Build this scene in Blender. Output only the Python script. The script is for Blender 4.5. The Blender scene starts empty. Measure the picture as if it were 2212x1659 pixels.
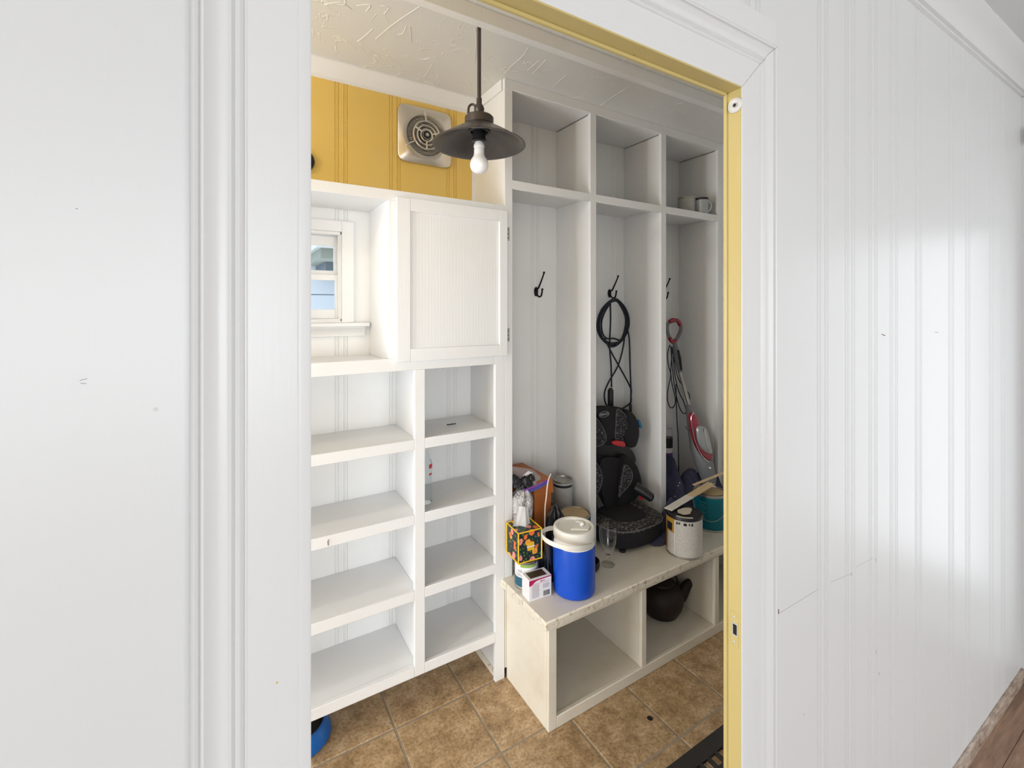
import bpy, bmesh, math, random
from mathutils import Vector, Matrix, noise
random.seed(4)
PI = math.pi
S = bpy.context.scene
COL = S.collection

# ------------------------------------------------------------------ camera, light, exposure
F_PX, EYE, YAW = 997.5, 1.63, math.radians(31.4)
cd = bpy.data.cameras.new('camera'); cam = bpy.data.objects.new('camera', cd); COL.objects.link(cam)
cam.location = (0, 0, EYE); cam.rotation_euler = (PI/2, 0, -YAW)
cd.sensor_width = 36; cd.lens = F_PX/2212*36; cd.shift_y = -162.5/2212; cd.clip_start = .02
S.camera = cam
S.view_settings.view_transform = 'Standard'; S.view_settings.look = 'None'
S.view_settings.exposure = -0.04; S.view_settings.gamma = 1.0
S.view_settings.use_curve_mapping = False
W = bpy.data.worlds.new('sky'); S.world = W; W.use_nodes = True
bg = W.node_tree.nodes['Background']; bg.inputs[0].default_value = (.88, .94, 1.0, 1); bg.inputs[1].default_value = 2.3

def area(name, loc, rot, sx, sy, power, col):
    d = bpy.data.lights.new(name, 'AREA'); d.shape = 'RECTANGLE'; d.size = sx; d.size_y = sy
    d.energy = power; d.color = col
    o = bpy.data.objects.new(name, d); COL.objects.link(o); o.location = loc; o.rotation_euler = rot
    return o
area('added_rear_daylight', (-.05, -4.98, 1.40), (PI/2, 0, 0), 4.3, 2.1, 132, (.955, .98, 1))      # added light panel in an unseen rear opening, sized to light the shelves
area('daylight_side_window', (3.10, .10, 1.15), (PI/2, 0, PI/2), .58, 1.68, 2.2, (1, .99, .98))      # glazed side of the near room
area('added_left_daylight', (-2.42, -3.4, 1.25), (PI/2, 0, -PI/2), 2.4, 2.1, 80, (.955, .98, 1))  # added light in an unseen left opening, placed to reach the lockers
area('daylight_back_door', (-1.87, 1.27, .98), (PI/2, 0, -PI/2), .8, 1.5, 46, (.86, .93, 1))         # glazed outer door of the mudroom
pl = bpy.data.lights.new('ceiling_bulb', 'POINT'); pl.energy = 23; pl.color = (1, .92, .79); pl.shadow_soft_size = .035
plo = bpy.data.objects.new('ceiling_bulb', pl); COL.objects.link(plo); plo.location = (-1.15, 1.17, 2.42)

# ------------------------------------------------------------------ helpers
def P(x, y, Y):
    """point of the plane at distance Y whose photo position is x, y"""
    l = (x-1106)/F_PX; s, c = math.sin(YAW), math.cos(YAW); z = Y/(c-s*l)
    return Vector((z*s+z*l*c, Y, EYE+(667-y)/F_PX*z))
def G(x, y, Z=.44):
    """point on the horizontal plane Z"""
    z = (EYE-Z)*F_PX/(y-667); l = (x-1106)/F_PX*z; s, c = math.sin(YAW), math.cos(YAW)
    return Vector((z*s+l*c, z*c-l*s, Z))

def bx(bm, x0, x1, y0, y1, z0, z1, mi=0):
    v = [bm.verts.new(p) for p in ((x0,y0,z0),(x1,y0,z0),(x1,y1,z0),(x0,y1,z0),(x0,y0,z1),(x1,y0,z1),(x1,y1,z1),(x0,y1,z1))]
    for q in ((3,2,1,0),(4,5,6,7),(0,1,5,4),(1,2,6,5),(2,3,7,6),(3,0,4,7)):
        f = bm.faces.new([v[i] for i in q]); f.material_index = mi
    return v
def B(*a):
    bm = bmesh.new(); bx(bm, *a); return bm
def lathe(bm, prof, seg=32, c=(0,0,0), mi=0, smooth=True):
    rings = []
    for r, z in prof:
        if r < 1e-6: rings.append([bm.verts.new((c[0], c[1], c[2]+z))])
        else: rings.append([bm.verts.new((c[0]+r*math.cos(2*PI*i/seg), c[1]+r*math.sin(2*PI*i/seg), c[2]+z)) for i in range(seg)])
    for a, b in zip(rings, rings[1:]):
        for i in range(seg):
            j = (i+1) % seg
            if len(a) == 1 and len(b) == 1: continue
            if len(a) == 1: q = (a[0], b[j], b[i])
            elif len(b) == 1: q = (a[i], a[j], b[0])
            else: q = (a[i], a[j], b[j], b[i])
            try: f = bm.faces.new(q); f.smooth = smooth; f.material_index = mi
            except ValueError: pass
def L(prof, seg=32, c=(0,0,0), smooth=True):
    bm = bmesh.new(); lathe(bm, prof, seg, c, 0, smooth); return bm
def catmull(pts, n=6, closed=False):
    pts = [Vector(p) for p in pts]; out = []; N = len(pts)
    rng = range(N) if closed else range(N-1)
    for i in rng:
        if closed: p0, p1, p2, p3 = pts[(i-1) % N], pts[i], pts[(i+1) % N], pts[(i+2) % N]
        else: p0, p1, p2, p3 = pts[max(i-1, 0)], pts[i], pts[i+1], pts[min(i+2, N-1)]
        for k in range(n):
            t = k/n
            out.append(.5*((2*p1)+(p2-p0)*t+(2*p0-5*p1+4*p2-p3)*t*t+(3*p1-3*p2+p3-p0)*t**3))
    if not closed: out.append(pts[-1])
    return out
def tube(bm, pts, r, seg=8, closed=False, mi=0):
    pts = [Vector(p) for p in pts]; N = len(pts); rings = []
    R = r if isinstance(r, (list, tuple)) else [r]*N
    up = None
    for i, p in enumerate(pts):
        a = pts[(i-1) % N] if closed or i else pts[0]
        b = pts[(i+1) % N] if closed or i < N-1 else pts[-1]
        t = (b-a).normalized()
        if up is None:
            up = Vector((0,0,1)) if abs(t.z) < .9 else Vector((1,0,0))
        u = up-t*up.dot(t)
        if u.length < 1e-5: u = t.orthogonal()
        u.normalize(); w = t.cross(u); up = u
        rings.append([bm.verts.new(p+R[i]*(u*math.cos(2*PI*k/seg)+w*math.sin(2*PI*k/seg))) for k in range(seg)])
    pr = list(zip(rings, rings[1:]))
    if closed: pr.append((rings[-1], rings[0]))
    for a, b in pr:
        for k in range(seg):
            f = bm.faces.new((a[k], a[(k+1) % seg], b[(k+1) % seg], b[k])); f.smooth = True; f.material_index = mi
    if not closed:
        bm.faces.new(rings[0][::-1]).material_index = mi; bm.faces.new(rings[-1]).material_index = mi
def T(pts, r, seg=8, closed=False, n=0):
    bm = bmesh.new()
    if n: pts = catmull(pts, n, closed)
    tube(bm, pts, r, seg, closed); return bm
def prism(bm, poly, d, mi=0):
    """poly: 3-D points of one face, d: extrusion vector"""
    d = Vector(d); a = [bm.verts.new(p) for p in poly]; b = [bm.verts.new(Vector(p)+d) for p in poly]
    n = len(poly)
    fs = [bm.faces.new(a), bm.faces.new(b[::-1])]+[bm.faces.new((a[(i+1) % n], a[i], b[i], b[(i+1) % n])) for i in range(n)]
    for f in fs: f.material_index = mi
    return fs
def pillow(pts, th, front=Vector((0,-1,0)), bulge=.5, n=4):
    """closed smooth outline with thickness, its front face swelling outwards"""
    o = catmull(pts, n, True); c = sum(o, Vector())/len(o); bm = bmesh.new(); rings = []
    for s, d in ((.96, -1.0), (1, -.85), (1, -.15), (.95, .1), (.8, bulge*.55), (.5, bulge*.9), (.2, bulge)):
        rings.append([bm.verts.new(c+(p-c)*s+front*(d*th)) for p in o])
    for a, b in zip(rings, rings[1:]):
        for i in range(len(o)):
            f = bm.faces.new((a[i], a[(i+1) % len(o)], b[(i+1) % len(o)], b[i])); f.smooth = True
    bm.faces.new(rings[0][::-1]); bm.faces.new(rings[-1]).smooth = True
    bmesh.ops.recalc_face_normals(bm, faces=bm.faces)
    return bm

def obj(name, bm, mat=None, parent=None, bevel=0, world=True, sub=0, recalc=False):
    if recalc: bmesh.ops.recalc_face_normals(bm, faces=bm.faces)
    me = bpy.data.meshes.new(name); bm.to_mesh(me); bm.free(); me.set_sharp_from_angle(angle=math.radians(36))
    if parent is not None and world:
        me.transform(wmat(parent).inverted())
    for m in (mat if isinstance(mat, (list, tuple)) else [mat]):
        if m: me.materials.append(m)
    o = bpy.data.objects.new(name, me); COL.objects.link(o)
    if parent is not None: o.parent = parent
    if sub:
        m = o.modifiers.new('sub', 'SUBSURF'); m.levels = sub; m.render_levels = sub
    if bevel:
        m = o.modifiers.new('bevel', 'BEVEL'); m.width = bevel; m.segments = 2; m.limit_method = 'ANGLE'; m.angle_limit = math.radians(40)
    return o
def wmat(o):
    m = Matrix.LocRotScale(o.location, o.rotation_euler.to_quaternion(), Vector((1,1,1)))
    return wmat(o.parent) @ m if o.parent else m
def tag(o, label=None, cat=None, group=None, kind=None):
    if label: o['label'] = label
    if cat: o['category'] = cat
    if group: o['group'] = group
    if kind: o['kind'] = kind
    return o
def thing(name, label, cat, loc=(0,0,0), rz=0, group=None):
    o = bpy.data.objects.new(name, None); COL.objects.link(o); o.location = loc; o.rotation_euler = (0, 0, rz)
    o.empty_display_size = .05
    return tag(o, label, cat, group)
def struct(name, bm, mat, label, cat, parent=None, **k):
    o = obj(name, bm, mat, parent, **k)
    if parent is None: tag(o, label, cat, kind='structure')
    return o
def sthing(name, label, cat, loc=(0,0,0)):
    o = thing(name, label, cat, loc); o['kind'] = 'structure'; return o
def lettering(text, size, mat, parent, loc, rot, name='lettering', extr=.0004, bold=False, align='CENTER', shear=0):
    cu = bpy.data.curves.new(name, 'FONT'); cu.body = text; cu.size = size; cu.extrude = extr
    cu.align_x = align; cu.align_y = 'CENTER'; cu.shear = shear
    if bold: cu.offset = size*.02
    t = bpy.data.objects.new(name, cu); COL.objects.link(t)
    dg = bpy.context.evaluated_depsgraph_get(); me = bpy.data.meshes.new_from_object(t.evaluated_get(dg))
    bpy.data.objects.remove(t)
    me.transform(Matrix.LocRotScale(Vector(loc), rot.to_quaternion() if hasattr(rot, 'to_quaternion') else rot, Vector((1,1,1))))
    if parent is not None: me.transform(wmat(parent).inverted())
    me.materials.clear(); me.materials.append(mat)
    o = bpy.data.objects.new(name, me); COL.objects.link(o); o.parent = parent
    return o
from mathutils import Euler

# ------------------------------------------------------------------ materials
def mk(name):
    m = bpy.data.materials.new(name); m.use_nodes = True; nt = m.node_tree
    return m, nt, nt.nodes['Principled BSDF']
def nd(nt, t, **k):
    n = nt.nodes.new(t)
    for a, b in k.items():
        if a.startswith('i_'): n.inputs[int(a[2:])].default_value = b
        else: setattr(n, a, b)
    return n
def flat(name, col, rough=.5, metal=0, coat=0, trans=0, ior=1.45, alpha=1, emit=0, var=.06, scale=30, bump=0, bscale=200):
    m, nt, b = mk(name)
    b.inputs['Roughness'].default_value = rough; b.inputs['Metallic'].default_value = metal
    b.inputs['Coat Weight'].default_value = coat; b.inputs['Transmission Weight'].default_value = trans
    b.inputs['IOR'].default_value = ior; b.inputs['Alpha'].default_value = alpha
    tc = nd(nt, 'ShaderNodeTexCoord'); n = nd(nt, 'ShaderNodeTexNoise'); n.inputs['Scale'].default_value = scale; n.inputs['Detail'].default_value = 4
    nt.links.new(tc.outputs['Object'], n.inputs['Vector'])
    mx = nd(nt, 'ShaderNodeMix', data_type='RGBA'); nt.links.new(n.outputs[0], mx.inputs[0])
    mx.inputs[6].default_value = tuple(c*(1-var) for c in col)+(1,); mx.inputs[7].default_value = tuple(min(1, c*(1+var)) for c in col)+(1,)
    nt.links.new(mx.outputs[2], b.inputs['Base Color'])
    if bump:
        n2 = nd(nt, 'ShaderNodeTexNoise'); n2.inputs['Scale'].default_value = bscale; n2.inputs['Detail'].default_value = 3
        nt.links.new(tc.outputs['Object'], n2.inputs['Vector'])
        bp = nd(nt, 'ShaderNodeBump'); bp.inputs['Strength'].default_value = bump; bp.inputs['Distance'].default_value = .002
        nt.links.new(n2.outputs[0], bp.inputs['Height']); nt.links.new(bp.outputs[0], b.inputs['Normal'])
    return m
def ramp(nt, src, p0, p1, c0=(0,0,0,1), c1=(1,1,1,1)):
    r = nd(nt, 'ShaderNodeValToRGB'); r.color_ramp.elements[0].position = p0; r.color_ramp.elements[1].position = p1
    r.color_ramp.elements[0].color = c0; r.color_ramp.elements[1].color = c1
    nt.links.new(src, r.inputs[0]); return r
def paint(name, col, rough=.35, dirt=.35, dirtcol=(.45, .33, .17), specks=.5, split=None, bump=.12):
    """brushed gloss paint with scuffs and specks; split = colour used above z 2.088 on the left part of the wall"""
    m, nt, b = mk(name); lk = nt.links.new
    g = nd(nt, 'ShaderNodeNewGeometry')
    base = nd(nt, 'ShaderNodeRGB'); base.outputs[0].default_value = col+(1,); out = base.outputs[0]
    if split:
        sp = nd(nt, 'ShaderNodeSeparateXYZ'); lk(g.outputs['Position'], sp.inputs[0])
        a = nd(nt, 'ShaderNodeMath', operation='GREATER_THAN', i_1=2.078); lk(sp.outputs[2], a.inputs[0])
        c = nd(nt, 'ShaderNodeMath', operation='LESS_THAN', i_1=1.02); lk(sp.outputs[0], c.inputs[0])
        d = nd(nt, 'ShaderNodeMath', operation='MULTIPLY'); lk(a.outputs[0], d.inputs[0]); lk(c.outputs[0], d.inputs[1])
        mx = nd(nt, 'ShaderNodeMix', data_type='RGBA'); lk(d.outputs[0], mx.inputs[0]); lk(out, mx.inputs[6]); mx.inputs[7].default_value = split+(1,)
        out = mx.outputs[2]
    n = nd(nt, 'ShaderNodeTexNoise'); n.inputs['Scale'].default_value = 5; n.inputs['Detail'].default_value = 8; n.inputs['Roughness'].default_value = .65
    lk(g.outputs['Position'], n.inputs['Vector'])
    r = ramp(nt, n.outputs[0], .52, .80)
    k = nd(nt, 'ShaderNodeMath', operation='MULTIPLY', i_1=dirt); lk(r.outputs[0], k.inputs[0])
    mx = nd(nt, 'ShaderNodeMix', data_type='RGBA'); lk(k.outputs[0], mx.inputs[0]); lk(out, mx.inputs[6])
    mx.inputs[7].default_value = tuple(.55*c+.45*d*1.2 for c, d in zip(col, dirtcol))+(1,); out = mx.outputs[2]
    v = nd(nt, 'ShaderNodeTexVoronoi'); v.inputs['Scale'].default_value = 14; lk(g.outputs['Position'], v.inputs['Vector'])
    r2 = ramp(nt, v.outputs['Distance'], .028, .036, (1,1,1,1), (0,0,0,1))
    n3 = nd(nt, 'ShaderNodeTexNoise'); n3.inputs['Scale'].default_value = 3.1; lk(g.outputs['Position'], n3.inputs['Vector'])
    r3 = ramp(nt, n3.outputs[0], .56, .60)
    k2 = nd(nt, 'ShaderNodeMath', operation='MULTIPLY'); lk(r2.outputs[0], k2.inputs[0]); lk(r3.outputs[0], k2.inputs[1])
    k3 = nd(nt, 'ShaderNodeMath', operation='MULTIPLY', i_1=specks); lk(k2.outputs[0], k3.inputs[0])
    mx = nd(nt, 'ShaderNodeMix', data_type='RGBA'); lk(k3.outputs[0], mx.inputs[0]); lk(out, mx.inputs[6]); mx.inputs[7].default_value = (.25, .17, .1, 1)
    if name.startswith('worn_bench'):
        sp = nd(nt, 'ShaderNodeSeparateXYZ'); lk(g.outputs['Position'], sp.inputs[0])
        a = nd(nt, 'ShaderNodeMath', operation='LESS_THAN', i_1=1.4285); lk(sp.outputs[1], a.inputs[0])
        c = nd(nt, 'ShaderNodeMath', operation='LESS_THAN', i_1=1.0235); lk(sp.outputs[0], c.inputs[0])
        d = nd(nt, 'ShaderNodeMath', operation='MAXIMUM'); lk(a.outputs[0], d.inputs[0]); lk(c.outputs[0], d.inputs[1])
        n5 = nd(nt, 'ShaderNodeTexNoise'); n5.inputs['Scale'].default_value = 55; n5.inputs['Detail'].default_value = 7; lk(g.outputs['Position'], n5.inputs['Vector'])
        r5 = ramp(nt, n5.outputs[0], .54, .74); e = nd(nt, 'ShaderNodeMath', operation='MULTIPLY'); lk(d.outputs[0], e.inputs[0]); lk(r5.outputs[0], e.inputs[1])
        m5 = nd(nt, 'ShaderNodeMix', data_type='RGBA'); lk(e.outputs[0], m5.inputs[0]); lk(mx.outputs[2], m5.inputs[6]); m5.inputs[7].default_value = (.42, .30, .15, 1); mx = m5
    lk(mx.outputs[2], b.inputs['Base Color'])
    b.inputs['Roughness'].default_value = rough
    mp = nd(nt, 'ShaderNodeMapping'); mp.inputs['Scale'].default_value = (60, 60, 3); lk(g.outputs['Position'], mp.inputs['Vector'])
    n2 = nd(nt, 'ShaderNodeTexNoise'); n2.inputs['Scale'].default_value = 3; n2.inputs['Detail'].default_value = 5; lk(mp.outputs[0], n2.inputs['Vector'])
    bp = nd(nt, 'ShaderNodeBump'); bp.inputs['Strength'].default_value = bump; bp.inputs['Distance'].default_value = .003
    lk(n2.outputs[0], bp.inputs['Height']); lk(bp.outputs[0], b.inputs['Normal'])
    return m
WHITE = (.80, .80, .785)
M = {}
M['wall'] = paint('white_wall_paint', (.60, .60, .595), .36, .05, specks=.55, bump=.06)
M['trim'] = paint('white_trim_paint', (.62, .62, .612), .32, .06, specks=.55, bump=.10)
M['shelf'] = paint('white_shelf_paint', (.81, .808, .805), .38, .16, specks=.45)
M['bench'] = paint('worn_bench_paint', (.76, .70, .59), .42, .65, (.33, .22, .10), specks=.8)
M['back'] = paint('panel_paint', (.85, .85, .84), .34, .15, split=(.76, .53, .14))
M['yellow'] = paint('yellow_paint', (.72, .50, .12), .32, .12, specks=.6)
M['ylight'] = paint('yellow_trim_paint', (.50, .40, .16), .32, .10, specks=.7)

def ceiling_mat():
    m, nt, b = mk('hand_textured_ceiling'); lk = nt.links.new
    g = nd(nt, 'ShaderNodeNewGeometry')
    n = nd(nt, 'ShaderNodeTexNoise'); n.inputs['Scale'].default_value = 5.5; n.inputs['Detail'].default_value = 2; n.inputs['Distortion'].default_value = 1.8
    lk(g.outputs['Position'], n.inputs['Vector'])
    s = nd(nt, 'ShaderNodeMath', operation='SUBTRACT', i_1=.5); lk(n.outputs[0], s.inputs[0])
    a = nd(nt, 'ShaderNodeMath', operation='ABSOLUTE'); lk(s.outputs[0], a.inputs[0])
    r = ramp(nt, a.outputs[0], .0, .014, (1,1,1,1), (0,0,0,1))
    n2 = nd(nt, 'ShaderNodeTexNoise'); n2.inputs['Scale'].default_value = 9; n2.inputs['Detail'].default_value = 2; lk(g.outputs['Position'], n2.inputs['Vector'])
    r2 = ramp(nt, n2.outputs[0], .46, .54)
    k = nd(nt, 'ShaderNodeMath', operation='MULTIPLY'); lk(r.outputs[0], k.inputs[0]); lk(r2.outputs[0], k.inputs[1])
    n3 = nd(nt, 'ShaderNodeTexNoise'); n3.inputs['Scale'].default_value = 140; n3.inputs['Detail'].default_value = 4; lk(g.outputs['Position'], n3.inputs['Vector'])
    k3 = nd(nt, 'ShaderNodeMath', operation='MULTIPLY_ADD', i_1=.16); lk(n3.outputs[0], k3.inputs[0]); lk(k.outputs[0], k3.inputs[2])
    bp = nd(nt, 'ShaderNodeBump'); bp.inputs['Strength'].default_value = .5; bp.inputs['Distance'].default_value = .003
    lk(k3.outputs[0], bp.inputs['Height']); lk(bp.outputs[0], b.inputs['Normal'])
    mc_ = nd(nt, 'ShaderNodeMix', data_type='RGBA'); lk(k.outputs[0], mc_.inputs[0]); mc_.inputs[6].default_value = (.72, .71, .685, 1); mc_.inputs[7].default_value = (.84, .82, .76, 1); lk(mc_.outputs[2], b.inputs['Base Color']); b.inputs['Roughness'].default_value = .45  # ridges coloured lighter, painting in the lamplight that catches them
    return m
M['ceil'] = ceiling_mat()

def tile_mat():
    m, nt, b = mk('brown_mottled_tile'); lk = nt.links.new
    g = nd(nt, 'ShaderNodeNewGeometry'); oi = nd(nt, 'ShaderNodeObjectInfo')
    ad = nd(nt, 'ShaderNodeVectorMath', operation='ADD'); cx = nd(nt, 'ShaderNodeCombineXYZ')
    k = nd(nt, 'ShaderNodeMath', operation='MULTIPLY', i_1=37.); lk(oi.outputs['Random'], k.inputs[0]); lk(k.outputs[0], cx.inputs[0]); lk(k.outputs[0], cx.inputs[1])
    lk(g.outputs['Position'], ad.inputs[0]); lk(cx.outputs[0], ad.inputs[1])
    n = nd(nt, 'ShaderNodeTexNoise'); n.inputs['Scale'].default_value = 14; n.inputs['Detail'].default_value = 9; n.inputs['Roughness'].default_value = .72; lk(ad.outputs[0], n.inputs['Vector'])
    r = nd(nt, 'ShaderNodeValToRGB'); e = r.color_ramp.elements
    e[0].position = .30; e[0].color = (.19, .115, .055, 1); e[1].position = .72; e[1].color = (.62, .47, .31, 1)
    e.new(.45).color = (.37, .245, .125, 1); e.new(.56).color = (.48, .335, .19, 1)
    lk(n.outputs[0], r.inputs[0])
    n2 = nd(nt, 'ShaderNodeTexNoise'); n2.inputs['Scale'].default_value = 95; n2.inputs['Detail'].default_value = 5; lk(ad.outputs[0], n2.inputs['Vector'])
    r2 = ramp(nt, n2.outputs[0], .30, .55, (.62, .58, .55, 1), (1.1, 1.08, 1.05, 1))
    mx = nd(nt, 'ShaderNodeMix', data_type='RGBA', blend_type='MULTIPLY'); mx.inputs[0].default_value = .9
    lk(r.outputs[0], mx.inputs[6]); lk(r2.outputs[0], mx.inputs[7]); lk(mx.outputs[2], b.inputs['Base Color'])
    b.inputs['Roughness'].default_value = .42
    bp = nd(nt, 'ShaderNodeBump'); bp.inputs['Strength'].default_value = .25; bp.inputs['Distance'].default_value = .003
    lk(n2.outputs[0], bp.inputs['Height']); lk(bp.outputs[0], b.inputs['Normal'])
    return m
M['tile'] = tile_mat()
M['grout'] = flat('grout', (.33, .27, .20), .9, var=.2, scale=60, bump=.5)
def wood_mat(name, c0, c1, sc=(3, 30, 30), rough=.4):
    m, nt, b = mk(name); lk = nt.links.new
    tc = nd(nt, 'ShaderNodeNewGeometry'); mp = nd(nt, 'ShaderNodeMapping'); mp.inputs['Scale'].default_value = sc; lk(tc.outputs['Position'], mp.inputs['Vector'])
    oi = nd(nt, 'ShaderNodeObjectInfo')
    n = nd(nt, 'ShaderNodeTexNoise', noise_dimensions='4D'); n.inputs['Scale'].default_value = 1.6; n.inputs['Detail'].default_value = 8; n.inputs['Roughness'].default_value = .65; n.inputs['Distortion'].default_value = .6
    lk(mp.outputs[0], n.inputs['Vector'])
    k = nd(nt, 'ShaderNodeMath', operation='MULTIPLY', i_1=9.); lk(oi.outputs['Random'], k.inputs[0]); lk(k.outputs[0], n.inputs['W'])
    r = ramp(nt, n.outputs[0], .33, .68, c0+(1,), c1+(1,)); lk(r.outputs[0], b.inputs['Base Color']); b.inputs['Roughness'].default_value = rough
    bp = nd(nt, 'ShaderNodeBump'); bp.inputs['Strength'].default_value = .2; bp.inputs['Distance'].default_value = .001; lk(n.outputs[0], bp.inputs['Height']); lk(bp.outputs[0], b.inputs['Normal'])
    return m
M['oak'] = wood_mat('brown_floor_wood', (.13, .065, .035), (.34, .20, .12))
M['rawwood'] = wood_mat('pale_stick_wood', (.62, .44, .24), (.80, .62, .38), (8, 50, 50), .7)
M['bronze'] = flat('dark_bronze', (.080, .070, .066), .30, .5, var=.15)
M['blackmetal'] = flat('black_hook_iron', (.012, .012, .014), .35, .6)
M['steel'] = flat('brushed_steel', (.66, .62, .56), .30, 1.0, var=.12, scale=8)
M['chrome'] = flat('chrome', (.75, .75, .74), .12, 1.0)
M['bulb'] = flat('frosted_bulb', (.88, .88, .9), .18, coat=.4, var=.01)
M['socket'] = flat('black_socket', (.012, .012, .014), .4)
M['blue'] = flat('blue_plastic', (.006, .075, .52), .33, var=.05)
M['bowlblue'] = flat('blue_enamel', (.01, .13, .48), .3, var=.06)
M['white'] = flat('white_plastic', (.80, .775, .71), .35, var=.05, scale=12)
M['glass'] = flat('clear_glass', (1, 1, 1), .02, trans=1, ior=1.14, var=0, coat=1)
M['pane'] = flat('window_glass', (.97, .99, 1), .0, trans=1, ior=1.02, var=0)
M['film'] = flat('thin_plastic_film', (.85, .86, .88), .15, trans=.85, ior=1.1, var=.02)
M['rubber'] = flat('black_rubber', (.028, .025, .024), .55, bump=.4)
M['black'] = flat('black_plastic', (.014, .013, .016), .4)
M['dark'] = flat('dark_void', (.008, .008, .008), .8)
M['cord'] = flat('navy_black_cord', (.010, .014, .026), .45)
M['tin'] = flat('tin', (.42, .41, .38), .38, .9, var=.1)
M['teal'] = flat('teal_can', (.0, .145, .20), .35, .15, var=.08)
M['tealprint'] = flat('pale_teal_print', (.22, .42, .46), .45)
M['tan'] = flat('dried_tan_paint', (.42, .31, .17), .6, var=.2, scale=25)
M['beige'] = flat('beige_paint', (.66, .58, .45), .5, var=.1)
M['red'] = flat('red_plastic', (.50, .025, .03), .35)
M['darkred'] = flat('metallic_dark_red', (.33, .005, .03), .22, .3, coat=.6)
M['grey'] = flat('grey_plastic', (.20, .21, .225), .38, var=.08)
M['silver'] = flat('silver_plastic', (.36, .38, .39), .3, .25)
M['orange'] = flat('orange_brown_box', (.42, .125, .028), .55, var=.18, scale=9)
M['denim'] = flat('navy_cloth', (.048, .048, .095), .9, var=.25, scale=18, bump=.8, bscale=500)
M['kettle'] = flat('brown_black_iron', (.025, .015, .013), .55, .2, var=.3, bump=.5, bscale=60)
M['siding'] = flat('pale_blue_siding', (.62, .68, .74), .7, var=.03)
M['siding_shadow'] = flat('siding_gap', (.16, .19, .22), .8)
M['olive'] = flat('soffit_paint', (.28, .31, .27), .7)
M['tissue'] = flat('tissue_paper', (.90, .89, .87), .9, var=.03, bump=.4, bscale=40)
M['yellowcard'] = flat('yellow_card', (.80, .47, .02), .45)
M['paper'] = flat('white_card', (.83, .81, .83), .45, var=.03)
M['magenta'] = flat('magenta_print', (.45, .01, .09), .4)
M['ink'] = flat('black_ink', (.015, .015, .02), .5)
M['greyink'] = flat('grey_ink', (.30, .28, .30), .6)
M['pinkink'] = flat('pink_ink', (.60, .18, .28), .6)
M['green'] = flat('lime_green_print', (.30, .45, .10), .45)
M['purple'] = flat('purple_zip', (.22, .07, .35), .35)
M['tag'] = flat('blue_tag', (.02, .16, .33), .5)
M['zipblue'] = flat('blue_zip', (.07, .09, .40), .35)
M['navy'] = flat('navy_label', (.02, .045, .16), .45)
M['petrol'] = flat('petrol_blue_label', (.02, .11, .17), .45)
M['putty'] = flat('old_grey_plate', (.50, .49, .46), .4, .3)
M['rust'] = flat('rust', (.16, .05, .02), .8)
M['wire'] = flat('off_white_wire', (.66, .56, .48), .5)

def lined_label(name, base, ink, scale=330, amount=.55, gap=.5):
    """label print: rows of tiny illegible text"""
    m, nt, b = mk(name); lk = nt.links.new
    tc = nd(nt, 'ShaderNodeTexCoord'); sp = nd(nt, 'ShaderNodeSeparateXYZ'); lk(tc.outputs['Object'], sp.inputs[0])
    w = nd(nt, 'ShaderNodeMath', operation='MULTIPLY', i_1=scale); lk(sp.outputs[2], w.inputs[0])
    fr = nd(nt, 'ShaderNodeMath', operation='FRACT'); lk(w.outputs[0], fr.inputs[0])
    gt = nd(nt, 'ShaderNodeMath', operation='GREATER_THAN', i_1=gap); lk(fr.outputs[0], gt.inputs[0])
    mp = nd(nt, 'ShaderNodeMapping'); mp.inputs['Scale'].default_value = (450, 450, scale*.9); lk(tc.outputs['Object'], mp.inputs[0])
    n = nd(nt, 'ShaderNodeTexNoise'); n.inputs['Scale'].default_value = 1.; n.inputs['Detail'].default_value = 1; lk(mp.outputs[0], n.inputs['Vector'])
    g2 = nd(nt, 'ShaderNodeMath', operation='GREATER_THAN', i_1=.47); lk(n.outputs[0], g2.inputs[0])
    k = nd(nt, 'ShaderNodeMath', operation='MULTIPLY'); lk(gt.outputs[0], k.inputs[0]); lk(g2.outputs[0], k.inputs[1])
    k2 = nd(nt, 'ShaderNodeMath', operation='MULTIPLY', i_1=amount); lk(k.outputs[0], k2.inputs[0])
    mx = nd(nt, 'ShaderNodeMix', data_type='RGBA'); lk(k2.outputs[0], mx.inputs[0]); mx.inputs[6].default_value = base+(1,); mx.inputs[7].default_value = ink+(1,)
    lk(mx.outputs[2], b.inputs['Base Color']); b.inputs['Roughness'].default_value = .45
    return m
M['label'] = lined_label('printed_white_label', (.68, .65, .60), (.12, .12, .13))
M['label_grey'] = lined_label('printed_grey_label', (.52, .52, .50), (.10, .10, .11), 260, .6)
def fabric_mat():
    m, nt, b = mk('flecked_seat_fabric'); lk = nt.links.new
    tc = nd(nt, 'ShaderNodeTexCoord'); mp = nd(nt, 'ShaderNodeMapping'); mp.inputs['Scale'].default_value = (45, 45, 330); lk(tc.outputs['Object'], mp.inputs[0])
    n = nd(nt, 'ShaderNodeTexNoise'); n.inputs['Scale'].default_value = 1; n.inputs['Detail'].default_value = 1; lk(mp.outputs[0], n.inputs['Vector'])
    r = ramp(nt, n.outputs[0], .59, .64, (.020, .019, .023, 1), (.20, .195, .21, 1)); lk(r.outputs[0], b.inputs['Base Color']); b.inputs['Roughness'].default_value = .9
    return m
M['fleck'] = fabric_mat()
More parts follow.
